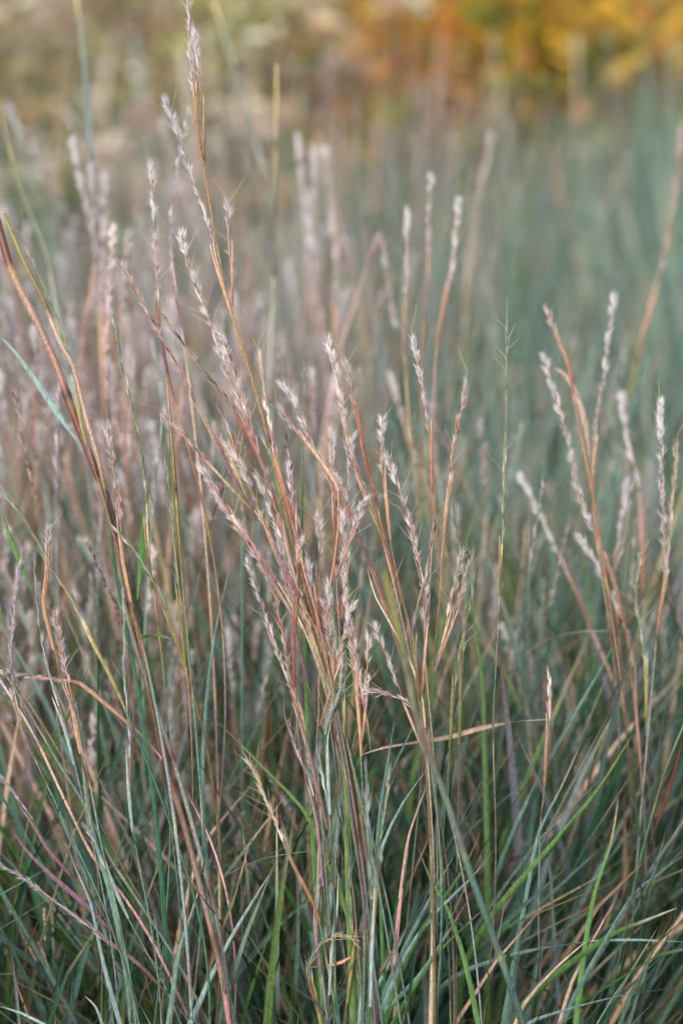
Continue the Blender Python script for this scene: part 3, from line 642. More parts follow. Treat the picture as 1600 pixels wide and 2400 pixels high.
# ------------------------------------------------------------------ the stalks one can follow (photo px, tip to foot)
f = (0, 0)
stalk('tallest stalk, its silvery head leaving the top edge on an orange-green stem', [(437, -30), (446, 60), (452, 185), (462, 300), (484, 430), (503, 545), (527, 670), (556, 785), (596, 915), (634, 1050), (662, 1190), (700, 1340), (740, 1500), (775, 1650), (800, 1850)], 215, 'silver', 'green', (.012, 0), .0010, fluff=1.1, awns=.1, node=.11)
stalk('long silver-pink head with splayed awns just below the tallest stalk', [(387, 238), (412, 300), (436, 370), (466, 455), (492, 540), (512, 625), (540, 720), (577, 840), (612, 960), (645, 1085), (672, 1210), (712, 1370), (765, 1560)], 330, 'silver', 'orange', (.008, 0), .0010, fluff=.8, awns=.35)
stalk('wispy pink head pointing up left, second below the tallest stalk', [(426, 552), (440, 620), (468, 690), (498, 770), (524, 850), (556, 935), (585, 1010), (615, 1100), (655, 1230), (700, 1370), (750, 1540)], 380, 'silver', 'salmon', (.004, 0), .0009, awns=.4)
stalk('dense fluffy head in the thick of the copper fan', [(518, 785), (548, 868), (573, 945), (598, 1030), (620, 1100), (646, 1185), (668, 1270), (694, 1360), (728, 1470), (768, 1620)], 400, 'pink', 'copper', (-.003, 0), .0010, awns=.35)
stalk('leftmost long arching head of the fan on a bare orange stem', [(283, 622), (310, 662), (345, 732), (382, 795), (427, 875), (467, 962), (500, 1030), (540, 1110), (575, 1170), (612, 1218), (645, 1300), (695, 1410), (752, 1570)], 340, 'brown', 'salmon', (.0, 0), .00095, fluff=.6, awns=.15)
stalk('dark-striped half-open head left of the fluffy fan', [(383, 737), (420, 790), (460, 845), (500, 897), (535, 940), (565, 990), (592, 1042), (614, 1095), (642, 1170), (668, 1262), (700, 1370), (750, 1530)], 260, 'dark', 'copper', (-.004, 0), .0014, fluff=2, awns=.25)
stalk('tan and purple head lower left of the fan with a downy tip', [(473, 1100), (500, 1140), (525, 1180), (562, 1235), (600, 1290), (632, 1335), (668, 1392), (702, 1455), (738, 1540), (775, 1660)], 130, 'rose', 'straw', (0, 0), .0013, awns=.4)
stalk('fluffy pink-white head right of the fan, softer of the pair', [(662, 900), (690, 945), (714, 1000), (740, 1055), (768, 1110), (800, 1180), (850, 1290), (900, 1420), (945, 1560)], 230, 'silver', 'salmon', (.03, .02), .0009, awns=.2)
stalk('brown head with combed white hairs, sharper of the pair right of the fan', [(655, 958), (690, 1005), (735, 1062), (775, 1115), (791, 1150), (794, 1200), (789, 1270), (779, 1340), (767, 1410), (756, 1494), (748, 1583), (747, 1673), (742, 1760), (752, 1900)], 105, 'brown', 'brownish', (0, 0), .0012, awns=.4)
stalk('upright dark copper stem with a one-sided feathery top right of the centre', [(810, 852), (826, 920), (840, 975), (851, 1040), (860, 1088), (876, 1150), (900, 1260), (930, 1370), (955, 1450), (978, 1560), (990, 1700)], 95, 'brown', 'copper', (0, 0), .0012, awns=.35)
stalk('soft pink-white head behind the upright dark copper stem', [(768, 800), (784, 860), (797, 920), (806, 975), (822, 1040), (850, 1130), (880, 1210), (905, 1300), (930, 1400), (960, 1540)], 190, 'silver', 'salmon', (.04, .02), .0009, awns=.15)
stalk('slender pink head on a thin orange stem, left of the green needle-like head', [(967, 798), (981, 860), (994, 930), (1004, 1010), (1009, 1100), (1012, 1180), (1014, 1240), (1008, 1340), (1004, 1440), (995, 1560), (1000, 1700)], 200, 'pink', 'orange', (.02, .01), .0007, awns=.2)
stalk('right-leaning reddish head with a long awn at its tip', [(1093, 897), (1080, 960), (1063, 1040), (1051, 1130), (1042, 1200), (1035, 1300), (1030, 1400), (1018, 1520), (1005, 1650)], 210, 'brown', 'copper', (.012, .005), .0009, fluff=.6, awns=.3)
stalk('short white-tipped head between the two copper stems at mid right', [(896, 985), (893, 1050), (896, 1110), (904, 1190), (918, 1290), (937, 1380), (958, 1480), (975, 1600)], 120, 'silver', 'orange', (.03, .01), .0008, awns=.1)
stalk('fluffy rosy head with many awns, right of the centre', [(905, 1072), (925, 1120), (945, 1180), (964, 1240), (976, 1300), (990, 1355), (1000, 1440), (996, 1540), (1010, 1700)], 240, 'rose', 'orange', (0, 0), .0009, awns=.6)
stalk('straight green needle-like head standing alone right of the centre', [(1187, 755), (1186, 830), (1186, 920), (1184, 1020), (1180, 1130), (1178, 1230), (1172, 1350), (1165, 1500), (1155, 1700), (1160, 1900)], 430, 'green', 'blue', (.025, .03), .00075, awns=.15, thin=.9)
stalk('olive and dark jointed head crossing a rosy head right of the centre', [(1018, 1222), (1006, 1300), (996, 1355), (978, 1420), (968, 1480), (975, 1580), (990, 1720)], 250, 'dark', 'dkgreen', (-.004, 0), .0011, fluff=0, awns=.15)
stalk('dull yellowish head right of the olive jointed one', [(1065, 1188), (1070, 1250), (1082, 1330), (1091, 1410), (1085, 1500), (1080, 1640)], 300, 'green', 'dkgreen', (.03, .03), .0009, fluff=2, awns=.2)
stalk('short pale green head leaning right below the yellowish one', [(1112, 1338), (1100, 1420), (1085, 1490), (1068, 1580), (1058, 1700)], 240, 'green', 'green', (.03, .03), .0008, fluff=2, awns=.1)
stalk('short downy pink head in the middle with spread awns', [(746, 1210), (750, 1280), (748, 1350), (752, 1450), (762, 1600), (780, 1750)], 125, 'rose', 'salmon', (.025, .01), .0008, awns=.7)
stalk('slim upright red-pink head at the very centre', [(801, 1205), (804, 1290), (806, 1370), (812, 1430), (820, 1495), (830, 1596), (843, 1740), (850, 1880)], 310, 'rose', 'orange', (0, 0), .0009, awns=.5,  heads=[([(822, 1480), (838, 1570), (850, 1640), (862, 1700), (868, 1760)], 210, 'pink', 0.0)])
stalk('bare orange-brown stem slanting right beneath the paired heads', [(792, 1120), (822, 1205), (857, 1298), (880, 1350), (905, 1420), (940, 1500), (975, 1600), (995, 1700), (1010, 1800)], 60, 'rose', 'copper', (.004, 0), .0011, awns=.2)
stalk('white feathery head half hidden behind the green stem left of centre', [(655, 1252), (662, 1320), (674, 1390), (690, 1480), (720, 1600)], 140, 'silver', 'salmon', (.03, .02), .0008, fluff=1.3)
stalk('small pink head forking above a dark node left of the centre', [(704, 1268), (698, 1333), (694, 1425), (690, 1490), (692, 1610), (702, 1750), (730, 1880)], 110, 'rose', 'orange', (-.004, 0), .0009, awns=.5)
stalk('silver-brown head below the fan, leaning left', [(577, 1318), (592, 1350), (606, 1395), (625, 1456), (642, 1507), (664, 1571), (684, 1622), (702, 1665), (722, 1760), (745, 1880)], 260, 'silver', 'copper', (.004, 0), .0009, fluff=.5, awns=.2)
stalk('shaggy olive-orange head with hair tufts left of centre', [(600, 1298), (625, 1349), (643, 1395), (658, 1462), (671, 1533), (680, 1592), (692, 1640), (718, 1730), (745, 1840)], 320, 'brown', 'copper', (-.006, 0), .0010, fluff=.7, awns=.5)
stalk('bleached pale tip on a long straight salmon stem through the fan', [(607, 825), (617, 901), (624, 952), (635, 1016), (643, 1067), (656, 1118), (676, 1194), (697, 1271), (713, 1340), (742, 1440), (768, 1560)], 210, 'tan', 'salmon', (0, -.004), .0015, fluff=.3, awns=.2)
stalk('plump pale blue-green head nestled against the salmon stem', [(606, 1000), (626, 1048), (650, 1092), (668, 1135), (676, 1175), (690, 1260), (720, 1400)], 190, 'blue', 'blue', (.006, .004), .0009, thin=1.3, awns=.05)
stalk('thin dark purple spotted head right of the salmon stem', [(665, 1010), (675, 1067), (688, 1131), (698, 1194), (709, 1258), (717, 1284), (728, 1340), (740, 1430), (760, 1560)], 285, 'dark', 'orange', (.004, .002), .0007, fluff=.3, awns=.1)
stalk('stubby olive head with a red tip left of the fan', [(506, 940), (522, 978), (543, 1023), (554, 1070), (576, 1112), (604, 1175), (650, 1290), (705, 1420)], 95, 'dark', 'copper', (.003, 0), .0012, fluff=0, awns=0, bract='green')
stalk('downy rose head ending in a smooth bright green stem', [(536, 1052), (553, 1076), (573, 1110), (594, 1165), (612, 1212), (645, 1290), (672, 1345), (700, 1400), (735, 1465), (760, 1535), (778, 1630), (800, 1760)], 175, 'rose', 'green', (-.006, -.004), .00105, awns=.6)
stalk('slim pink head with side tufts above the very centre', [(778, 1018), (778, 1105), (780, 1207), (785, 1300), (790, 1400), (800, 1560)], 120, 'pink', 'salmon', (.012, .01), .0008, awns=.3)
stalk('pink bottle-brush head alone left of the dark leaning culms', [(252, 1003), (260, 1050), (268, 1110), (277, 1170), (284, 1240), (296, 1340), (320, 1460), (350, 1620)], 200, 'pink', 'brownish', (.0, .01), .0009, base='l', awns=.25)
stalk('thick brown leaning culm sweeping down from the left edge', [(-30, 430), (0, 540), (30, 640), (82, 745), (130, 850), (175, 975), (215, 1080), (255, 1180), (285, 1300), (297, 1372), (320, 1470), (345, 1600), (375, 1720), (392, 1800), (430, 1930), (470, 2080), (500, 2200)], 0, 'pink', 'thick', (.07, -.005), .0032, base='l', leaves=[([(-10, 775), (40, 830), (90, 900), (150, 990), (187, 1040)], 15, 'glauc', 'rust', (.03, .03)), ([(348, 1115), (341, 1200), (333, 1290), (322, 1405)], 17, 'green', 'rust'), ([(400, 1497), (372, 1489), (345, 1490), (325, 1500)], 12, 'bright', 'salmon', (0, 0))])
stalk('dark green culm running beside the thick brown one', [(10, 500), (60, 620), (100, 700), (140, 800), (172, 860), (200, 970), (236, 1100), (256, 1230), (268, 1330), (300, 1450), (335, 1570), (380, 1700), (430, 1860), (480, 2040)], 0, 'green', 'dkgreen', (.06, .004), .0021, base='l')
stalk('grey-green culm behind the dark leaning culms at the left', [(55, 560), (110, 690), (150, 790), (180, 900), (195, 1000), (240, 1160), (280, 1300)], 330, 'green', 'dkgreen', (.07, .02), .0015, base='l', fluff=1, awns=.1)
stalk('slender green blade-like shoot with a red tip left of centre', [(391, 885), (397, 960), (405, 1060), (414, 1180), (425, 1320), (440, 1500), (455, 1660), (470, 1850)], 0, 'green', 'green', (.0, .01), .0012, base='l', leaves=[([(390, 872), (397, 960), (403, 1050), (410, 1150), (420, 1290)], 13, 'bright', 'rust')])
stalk('yellow-green barred head rising at the left, blurred', [(268, 752), (285, 850), (305, 930), (325, 1020), (336, 1100), (343, 1160), (350, 1300), (375, 1500)], 410, 'green', 'green', (.035, .02), .0010, base='l', thin=1.1, awns=.05)
stalk('thin green head against the red-tipped shoot', [(390, 1080), (398, 1180), (409, 1280), (424, 1420), (440, 1600)], 280, 'green', 'green', (.006, .01), .0008, base='l', awns=.1)
stalk('yellow and black barred head sloping right from the dark culms', [(272, 1238), (310, 1285), (350, 1345), (380, 1400), (396, 1442)], 200, 'green', 'dkgreen', (.004, .01), .0012, base='l', fluff=0, awns=.0)
stalk('long blue-green barred head arching from the left edge', [(0, 1148), (50, 1205), (92, 1275), (122, 1335), (168, 1405), (215, 1505), (260, 1590), (310, 1700), (370, 1850), (430, 2020)], 330, 'green', 'blue', (.006, 0), .0014, base='l', thin=1.1, awns=.05, leaves=[([(0, 1180), (20, 1250), (45, 1310), (75, 1385)], 12, 'green', 'bluegreen')])
stalk('lilac-grey head with long awns near the left edge', [(46, 1320), (38, 1380), (34, 1440), (28, 1500), (27, 1560), (38, 1640), (70, 1750), (130, 1880), (210, 2050)], 280, 'purple', 'blue', (0, 0), .0009, base='l', fluff=1.5, awns=.4)
stalk('dark orange stem with a pink tuft and rusty bract at the left', [(113, 1240), (115, 1330), (106, 1400), (112, 1450), (135, 1545), (150, 1610), (178, 1680), (193, 1760), (214, 1850), (238, 1980), (265, 2090)], 70, 'rose', 'copper', (-.004, 0), .0011, base='l')
stalk('blue-grey flowering head with a hanging tuft at the left', [(82, 1300), (86, 1400), (96, 1480), (108, 1550), (130, 1630), (155, 1705), (176, 1790), (200, 1900), (225, 2010)], 300, 'blue', 'orange', (.002, 0), .0008, base='l', awns=.1)
stalk('pale blue-grey head standing at the foot of the thick brown culm', [(289, 1385), (293, 1480), (291, 1560), (297, 1640), (303, 1725), (306, 1860), (318, 1980), (345, 2120)], 330, 'blue', 'copper', (-.006, -.004), .0009, base='l', awns=.05, leaves=[([(315, 1655), (309, 1720), (306, 1800), (304, 1900)], 8, 'brown', 'rust')])
stalk('rusty plumed head low at the left beside the blue-grey ones', [(128, 1440), (140, 1500), (152, 1560), (166, 1620), (180, 1700), (200, 1820)], 170, 'brown', 'orange', (.0, 0), .0009, base='l')
stalk('dark green sloping culm in the bottom left corner', [(-10, 1540), (60, 1655), (130, 1775), (200, 1890), (258, 2010), (330, 2120), (420, 2260), (470, 2360)], 0, 'green', 'dkgreen', (-.006, .01), .0015, base='l')
stalk('pink sloping culm beside the dark green one in the bottom left corner', [(-5, 1585), (50, 1670), (92, 1745), (150, 1870), (220, 2010), (300, 2115), (370, 2230), (440, 2380)], 0, 'pink', 'pinkgrey', (0, .01), .0014, base='l')
stalk('lower green sloping culm with a red joint in the bottom left', [(30, 1590), (95, 1690), (150, 1780), (195, 1850), (250, 1960), (320, 2090), (400, 2230)], 0, 'green', 'purple', (.004, .01), .0013, base='l', leaves=[([(15, 1600), (70, 1700), (110, 1780), (140, 1850)], 7, 'purple', 'pink')])
stalk('lilac barred head entering low at the left edge', [(-5, 1808), (35, 1862), (76, 1918), (110, 1980), (150, 2030), (215, 2100), (300, 2185), (390, 2290)], 135, 'purple', 'orange', (-.004, .01), .0010, base='l', awns=.05)
stalk('long lilac lying head, lowest at the left edge', [(-10, 2018), (60, 2062), (140, 2120), (200, 2165), (250, 2200), (330, 2260), (400, 2340)], 270, 'purple', 'blue', (-.008, .005), .0010, base='l', awns=.0, leaves=[([(14, 1920), (60, 1990), (130, 2060), (200, 2120), (270, 2190)], 11, 'purple', 'dark')])
stalk('small flowering head with white anthers at the lower left', [(200, 1935), (222, 1975), (240, 2015), (258, 2060), (300, 2150), (360, 2260)], 110, 'blue', 'dkgreen', (-.006, 0), .0010, base='l', fluff=2)
stalk('tan head with long curling awns low left of the centre', [(580, 1782), (602, 1822), (630, 1890), (655, 1950), (682, 2022), (722, 2095), (748, 2160), (770, 2280)], 185, 'tan', 'copper', (-.002, 0), .0010, fluff=1.2, awns=.6)
stalk('thin purple spotted head low in the centre', [(673, 1700), (700, 1772), (726, 1832), (742, 1900), (752, 1990), (762, 2120)], 150, 'purple', 'copper', (0, 0), .0008, fluff=.5, awns=.2)
stalk('pale mint green head low in the centre', [(741, 1752), (756, 1820), (768, 1890), (776, 1960), (783, 2015), (785, 2080), (784, 2140), (776, 2210), (770, 2330)], 290, 'blue', 'green', (-.004, 0), .0008, awns=.05)
stalk('shaggy reddish head behind the mint green one', [(728, 1780), (742, 1850), (748, 1920), (752, 1990), (750, 2060), (744, 2130), (750, 2260)], 220, 'rose', 'orange', (.006, .004), .0009, awns=.3, leaves=[([(500, 2070), (560, 2035), (620, 2012), (690, 2000), (748, 1992)], 11, 'tan', 'olive', (.03, .006))])
stalk('purple-brown jointed head at the bottom just left of centre', [(752, 1985), (750, 2050), (745, 2110), (742, 2170), (756, 2300)], 150, 'purple', 'orange', (0, 0), .0009, fluff=.3, awns=.1)
stalk('lilac and orange stem beside the mint green head', [(790, 1725), (808, 1800), (826, 1880), (845, 1965), (850, 2100)], 180, 'purple', 'copper', (0, 0), .0009, fluff=0, awns=0)
stalk('green head with a dangling yellow anther low right of centre', [(913, 1795), (906, 1860), (898, 1920), (890, 1975), (880, 2080), (870, 2220)], 190, 'green', 'blue', (0, 0), .0009, awns=.05)
stalk('green head half open at the bottom centre', [(821, 2030), (820, 2095), (826, 2160), (822, 2250), (812, 2350)], 150, 'green', 'blue', (-.004, 0), .0011, awns=.0, thin=1.2)
stalk('broad pale blurred head standing low beside the green culm', [(858, 1800), (860, 1880), (866, 1980), (870, 2080), (868, 2250)], 280, 'blue', 'blue', (-.06, -.05), .0014, thin=1.5, awns=0)
stalk('crumpled flowering head with orange anthers in the centre', [(805, 1600), (790, 1640), (772, 1680), (762, 1720), (765, 1800), (775, 1950)], 120, 'blue', 'purple', (-.008, -.004), .0011, fluff=5, thin=1.5, awns=.5)
stalk('thick blurred green culm in front, lower right of centre', [(900, 1340), (925, 1440), (952, 1560), (985, 1720), (1040, 1860), (1092, 2020), (1142, 2160), (1192, 2300), (1228, 2410)], 0, 'green', 'blue', (-.17, -.035), .0029, base='f')
stalk('pinkish dried head lying across right of the centre', [(862, 1620), (905, 1628), (955, 1645), (985, 1680), (1010, 1760)], 110, 'pink', 'copper', (0, 0), .0009, fluff=.5, awns=.1)
stalk('orange lying stem entering low at the left edge', [(-10, 1572), (50, 1580), (100, 1590), (145, 1593), (190, 1600), (240, 1640)], 160, 'pink', 'pinkgrey', (.01, .01), .0010, base='l', fluff=.5, awns=0)
stalk('curled dried head at the bottom edge of the centre', [(840, 2215), (800, 2192), (750, 2215), (722, 2268), (735, 2330), (750, 2400)], 170, 'green', 'blue', (-.01, 0), .0012, fluff=3, awns=.2, leaves=[([(716, 2266), (760, 2265), (800, 2255), (832, 2235)], 8, 'orange', 'salmon'), ([(716, 2266), (728, 2320), (745, 2360), (752, 2400)], 8, 'copper', 'orange')])
stalk('upright stem with a snapped tan leaf pointing left, lower right', [(1285, 1575), (1286, 1640), (1286, 1690), (1283, 1740), (1275, 1850), (1265, 1940), (1262, 2080)], 100, 'tan', 'dkgreen', (.045, .04), .0010, base='r', fluff=0, awns=0, leaves=[([(845, 1770), (900, 1752), (985, 1738), (1055, 1727), (1120, 1708), (1200, 1692), (1284, 1686)], 12, 'tan', 'silver', (.02, .045))])
stalk('long silvery head sloping down right, leftmost of the blurred right-hand group', [(1275, 838), (1300, 930), (1328, 1030), (1345, 1110), (1365, 1185), (1400, 1270), (1430, 1335), (1462, 1450), (1480, 1600), (1500, 1800)], 440, 'silver', 'pale', (.11, .1), .0011, base='r', awns=0)
stalk('rusty red stem with two small white tufts at the upper right', [(1281, 728), (1300, 785), (1330, 858), (1345, 945), (1368, 1060), (1388, 1160), (1410, 1300), (1440, 1500)], 55, 'brown', 'brownish', (.12, .1), .0012, base='r', awns=.3, leaves=[([(1298, 862), (1325, 880), (1352, 930), (1372, 1000), (1382, 1080)], 17, 'tan', 'tan', (.13, .13))])
stalk('white-tipped wavy head leaning right at the upper right', [(1436, 700), (1426, 790), (1412, 890), (1398, 975), (1387, 1090), (1392, 1230), (1425, 1450)], 300, 'silver', 'pale', (.13, .11), .0010, base='r', awns=.05)
stalk('pink-white head, lowest of the blurred right-hand group', [(1360, 1262), (1398, 1330), (1430, 1390), (1462, 1455), (1478, 1530), (1484, 1640), (1500, 1800)], 290, 'silver', 'pale', (.11, .1), .0011, base='r', awns=0, leaves=[([(1205, 1560), (1245, 1520), (1300, 1493), (1370, 1480), (1460, 1478)], 11, 'tan', 'olive', (.14, .11))])
stalk('very soft pink head near the right edge, behind the group', [(1455, 935), (1465, 1010), (1482, 1080), (1497, 1150), (1500, 1260), (1510, 1500)], 240, 'silver', 'salmon', (.24, .2), .0012, base='R', fluff=1.3)
stalk('very soft pink head sloping right between needle head and the group', [(1220, 1118), (1255, 1190), (1290, 1262), (1340, 1370), (1400, 1510)], 170, 'silver', 'pinkgrey', (.22, .2), .0013, base='R', fluff=1.2)
stalk('tall silver and brown head at the right edge', [(1545, 945), (1548, 1020), (1550, 1120), (1553, 1230), (1558, 1330), (1542, 1450), (1528, 1600), (1510, 1800)], 340, 'silver', 'dkgreen', (.07, .07), .0012, base='R', awns=.15, heads=[([(1583, 1040), (1582, 1110), (1572, 1200), (1566, 1300), (1556, 1380)], 260, 'tan', .075)])
stalk('soft wavy head low among the blurred right-hand group', [(1465, 1130), (1462, 1190), (1450, 1260), (1436, 1340), (1450, 1500)], 160, 'silver', 'salmon', (.17, .15), .0010, base='R')
stalk('far blurred rust-brown stalk leaning right at the right edge', [(1596, 300), (1584, 430), (1555, 600), (1515, 740), (1485, 880), (1462, 1000), (1455, 1150)], 330, 'brown', 'brownish', (.4, .36), .0020, base=None, fluff=1, thin=1.3)
stalk('messy pale flowering head at the lower right edge', [(1500, 1300), (1488, 1380), (1496, 1450), (1508, 1540), (1512, 1660)], 240, 'green', 'blue', (.08, .08), .0010, base='R', fluff=4, thin=1.2)
stalk('pale pink culm leaving the right edge low down', [(1605, 1690), (1560, 1800), (1530, 1900), (1500, 2010), (1480, 2100)], 0, 'pink', 'straw', (.02, .04), .0013, base='r', leaves=[([(1600, 1720), (1585, 1790), (1560, 1870), (1520, 1980)], 12, 'brown', 'dark', (.02, .04))])
stalk('pink and rust head with trailing awns near the upper left', [(355, 392), (360, 470), (366, 560), (368, 640), (376, 760), (400, 900), (450, 1080)], 270, 'rose', 'copper', (.055, .04), .0011, awns=.3, base='l')
stalk('lilac leaning head behind the long silver-pink head', [(444, 262), (426, 340), (411, 430), (402, 520), (405, 620), (430, 800)], 330, 'purple', 'pinkgrey', (.12, .1), .0011, fluff=2, base='l')
stalk('slim white-tipped head, left one of three blurred stalks right of centre', [(955, 500), (952, 570), (948, 680), (945, 790), (955, 950)], 210, 'silver', 'orange', (.24, .2), .0010, base='r', fluff=.8)
stalk('tallest and middle one of three blurred white-tipped stalks', [(1010, 415), (1007, 480), (1003, 560), (998, 700), (985, 850), (990, 1000)], 170, 'silver', 'orange', (.27, .22), .0010, base='r', fluff=.9)
stalk('right one of three blurred white-tipped stalks right of centre', [(1073, 475), (1066, 550), (1056, 640), (1036, 740), (1020, 850), (1015, 1000)], 200, 'silver', 'orange', (.25, .2), .0010, base='r', fluff=.9)
stalk('far blurred brown plume right of the three white-tipped stalks', [(1150, 318), (1125, 450), (1100, 600), (1088, 740), (1080, 900)], 300, 'pink', 'straw', (.6, .55), .0016, base=None, thin=1.4, fluff=1.2)
stalk('blurred pinkish stalk snapped over into a sharp peak', [(925, 760), (908, 650), (892, 560), (886, 550), (868, 605), (835, 700), (800, 810), (770, 950)], 190, 'pink', 'pinkgrey', (.34, .34), .0013, base='r', fluff=.8)
for i, (u, v, du, w_) in enumerate([(700, 325, 10, 'left'), (735, 350, -5, 'middle'), (762, 350, 10, 'right')]):
    stalk('far blurred white-pink plume, %s of the three behind the centre' % w_, [(u, v), (u + du, v + 120), (u + du * 2 + 5, v + 280), (u + 20, v + 480)], 340, 'silver', 'salmon', (.5, .45), .0016, base=None, thin=1.5, fluff=1.3)
for i, (u, v, du, w_) in enumerate([(212, 395, 8, 'middle'), (245, 415, -4, 'right'), (170, 330, 25, 'left')]):
    stalk('blurred white-pink plume, %s of the three at the upper left' % w_, [(u, v), (u + du, v + 120), (u + du * 2 + 5, v + 260), (u + 30, v + 460)], 300, 'silver', 'salmon', (.33, .3), .0014, base='L', thin=1.4, fluff=1.3)
stalk('tall blurred bare blue-green culm upright left of the centre', [(648, 150), (648, 320), (645, 520), (640, 700), (632, 900), (640, 1100)], 0, 'green', 'blue', (.32, .3), .0019, base='l')
stalk('blurred blue-grey culm slanting from the top left edge', [(-20, 150), (10, 290), (45, 430), (80, 520), (110, 600), (140, 760), (170, 900)], 0, 'green', 'blue', (.3, .25), .0022, base='L')
stalk('pale blurred culm slanting through the upper middle', [(500, 0), (560, 190), (590, 300), (622, 420), (640, 560)], 0, 'green', 'blue', (.6, .55), .0026, base=None)
stalk('thin blurred green culm at the top left', [(180, -10), (195, 120), (205, 240), (212, 330), (225, 480)], 0, 'green', 'blue', (.4, .38), .0026, base=None)

# ------------------------------------------------------------------ leaves one can follow, parts of the tussock they grow from
def hleaf(t, pts, wpx, c, tip, off=(0, 0), tipk=.1, side=None, cbase=None):
    q = [P(u, v, off[0] + (off[1] - off[0]) * s_) for (u, v), s_ in zip(pts, np.linspace(0, 1, len(pts)))]
    B = np.array(t.location); foot = B + np.array([R.uniform(-.03, .03), R.uniform(-.03, .03), 0]); l_ = q[-1]
    tg = q[-1] - q[-2]; tg /= np.linalg.norm(tg); D = np.linalg.norm(foot - l_); tt = np.linspace(0, 1, int(D / .02) + 3)[1:, None]
    c1 = l_ + tg * D * .35; c2 = foot + np.array([(l_[0] - foot[0]) * .2, 0, l_[2] * .4])
    pth = np.concatenate([spline(q, .01), l_ * (1 - tt) ** 3 + 3 * c1 * tt * (1 - tt) ** 2 + 3 * c2 * tt ** 2 * (1 - tt) + foot * tt ** 3])
    m = MB(); blade(m, pth, wpx * PX, vary(C[cbase or c], .08), vary(C[c], .1), C[tip], .45, side=side, tipfrac=tipk)
    o = obj('leaf', m.mesh('leaf', B, M_LEAF), t); o.matrix_local = t.matrix_basis.inverted() @ Matrix.Translation(Vector(B))
for t in TUS: t.rotation_euler.z = t.rotation_euler.z
tc, tr, tl, tR, tm = TUS[0], TUS[1], TUS[2], TUS[3], TUS[4]
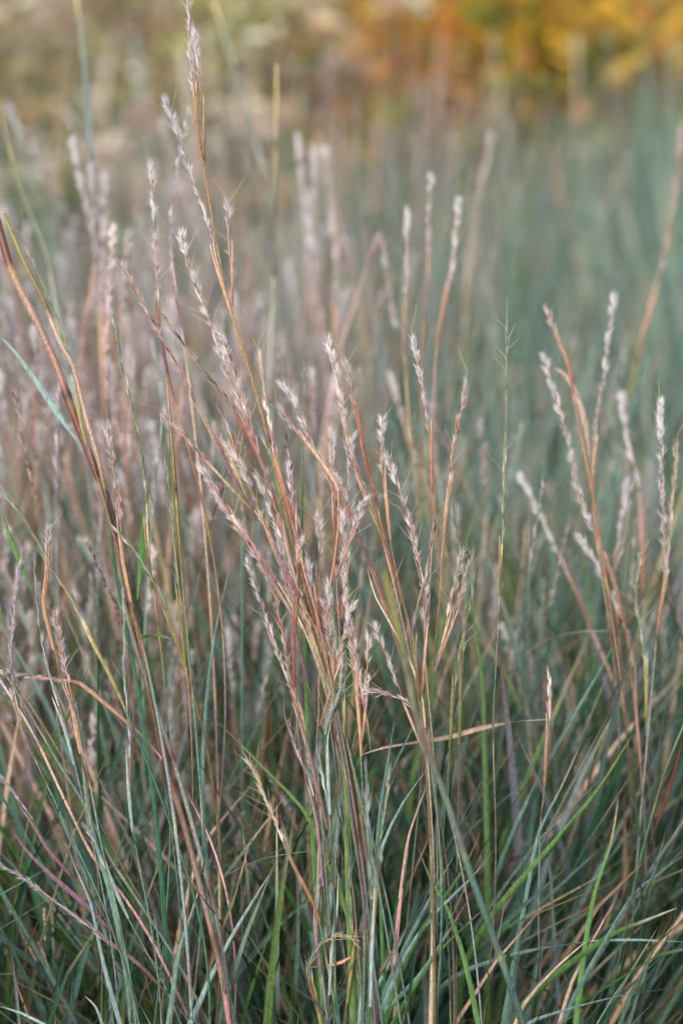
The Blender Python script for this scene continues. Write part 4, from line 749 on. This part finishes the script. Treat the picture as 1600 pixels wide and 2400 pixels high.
for a in [
    (tc, [(1126, 1945), (1090, 2030), (1040, 2105), (960, 2230), (900, 2400)], 17, 'green', 'rust'),
    (tc, [(1162, 1986), (1100, 2062), (1020, 2140), (950, 2240), (880, 2400)], 17, 'glauc', 'purple'),
    (tc, [(1066, 2000), (1000, 2120), (940, 2240), (880, 2380)], 18, 'bluegreen', 'bluegreen'),
    (tc, [(898, 2006), (889, 2050), (893, 2150), (898, 2300)], 13, 'green', 'tan'),
    (tc, [(968, 2140), (930, 2225), (890, 2300), (850, 2400)], 16, 'glauc', 'dark'),
    (tc, [(958, 1970), (946, 2060), (920, 2170), (900, 2290)], 15, 'deep', 'bluegreen'),
    (tc, [(1094, 2113), (1040, 2200), (980, 2290), (900, 2370)], 18, 'bluegreen', 'rust'),
    (tr, [(1152, 2113), (1080, 2180), (1020, 2240), (960, 2330)], 15, 'green', 'purple'),
    (tr, [(977, 1980), (1008, 2060), (1048, 2130), (1088, 2250), (1110, 2350)], 15, 'bright', 'rust'),
    (tc, [(506, 1688), (560, 1740), (620, 1802), (680, 1862), (722, 1915), (760, 2000)], 12, 'bright', 'rust'),
    (tl, [(645, 2028), (600, 2100), (540, 2200), (490, 2300), (450, 2390)], 15, 'glauc', 'purple'),
    (tl, [(470, 2075), (442, 2160), (420, 2230), (405, 2330)], 15, 'bluegreen', 'tan'),
    (tm, [(575, 1903), (530, 1962), (480, 2042), (450, 2150)], 13, 'bluegreen', 'glauc'),
    (tm, [(591, 1838), (530, 1910), (472, 1990), (440, 2100)], 13, 'tan', 'pink'),
    (tl, [(146, 1948), (180, 2040), (214, 2120), (236, 2230), (262, 2330), (285, 2410)], 12, 'glauc', 'rust'),
    (tl, [(-10, 2356), (50, 2374), (110, 2405)], 13, 'glauc', 'bluegreen'),
    (tl, [(200, 2335), (225, 2360), (240, 2400)], 12, 'glauc', 'cream'),
    (tl, [(172, 1625), (186, 1690), (196, 1790), (206, 1900), (250, 2060)], 13, 'bluegreen', 'purple'),
    (tl, [(245, 1150), (262, 1290), (268, 1335), (290, 1440)], 11, 'deep', 'green'),
    (tR, [(1448, 1872), (1430, 1980), (1396, 2080), (1371, 2212), (1360, 2300)], 17, 'bright', 'salmon'),
    (tR, [(1605, 2000), (1540, 2050), (1480, 2100), (1420, 2200), (1380, 2270)], 14, 'bluegreen', 'bluegreen'),
    (tR, [(1585, 2128), (1500, 2162), (1430, 2192), (1330, 2262)], 24, 'green', 'cream'),
    (tR, [(1610, 2208), (1500, 2203), (1380, 2206), (1250, 2226), (1177, 2245)], 18, 'glauc', 'bluegreen'),
    (tr, [(1610, 2312), (1500, 2325), (1400, 2346), (1259, 2388), (1200, 2425)], 17, 'glauc', 'bluegreen'),
    (tr, [(1358, 1748), (1312, 1850), (1262, 1950), (1240, 2060)], 14, 'bluegreen', 'orange'),
    (tR, [(1482, 1720), (1400, 1850), (1292, 1980), (1200, 2085)], 18, 'green', 'olive'),
    (tr, [(926, 1678), (906, 1800), (890, 1900), (880, 2020)], 12, 'bluegreen', 'green'),
    (tc, [(1010, 1790), (945, 1880), (895, 1985), (880, 2080)], 15, 'glauc', 'bluegreen'),
    (tr, [(1380, 2200), (1300, 2270), (1230, 2350), (1200, 2420)], 15, 'tan', 'cream'),
    (tR, [(1440, 2110), (1390, 2200), (1340, 2300), (1310, 2400)], 14, 'tan', 'pink'),
    (tc, [(545, 1300), (525, 1390), (505, 1480), (488, 1600), (480, 1700)], 12, 'bluegreen', 'purple'),
    (tr, [(1108, 1270), (1106, 1400), (1130, 1600), (1135, 1750)], 14, 'bright', 'tan'),
    (tc, [(712, 1010), (711, 1080), (708, 1200), (712, 1400)], 11, 'bright', 'olive'),
    (tc, [(765, 1400), (780, 1480), (790, 1560), (795, 1640)], 16, 'green', 'cream'),
    (tc, [(772, 1400), (790, 1500), (797, 1600), (808, 1760), (812, 1950)], 13, 'bright', 'green'),
    (tc, [(860, 1330), (880, 1400), (930, 1490), (985, 1620), (1000, 1800)], 9, 'tan', 'cream'),
    (tr, [(1000, 1840), (960, 1950), (945, 2040), (930, 2180)], 14, 'pink', 'tan'),
]:
    o_ = {'tr': .03}.get('x', 0); t = a[0]
    off = (0.0, 0.0)
    if t is tR: off = (.05, .04)
    if a[1][0] in ( (1358, 1748), (712, 1010), (1482, 1720), (545, 1300)): off = (.04, .04)
    if t is tm: off = (.09, .08)
    if a[1][0] == (1108, 1270): off = (.12, .1)
    hleaf(a[0], a[1], a[2] * 1.3, a[3], a[4], off)
# broad far blade at the right edge, leaning out
hleaf(TUS[8], [(1615, 620), (1560, 720), (1530, 800), (1480, 960), (1440, 1120), (1410, 1300)], 24, 'bluegreen', 'green', (.42, .4))
hleaf(TUS[6], [(1150, 1110), (1120, 1190), (1085, 1290), (1050, 1420)], 16, 'green', 'green', (.16, .12))
hleaf(TUS[6], [(1460, 1470), (1400, 1580), (1330, 1700), (1260, 1830)], 16, 'bluegreen', 'green', (.12, .1))
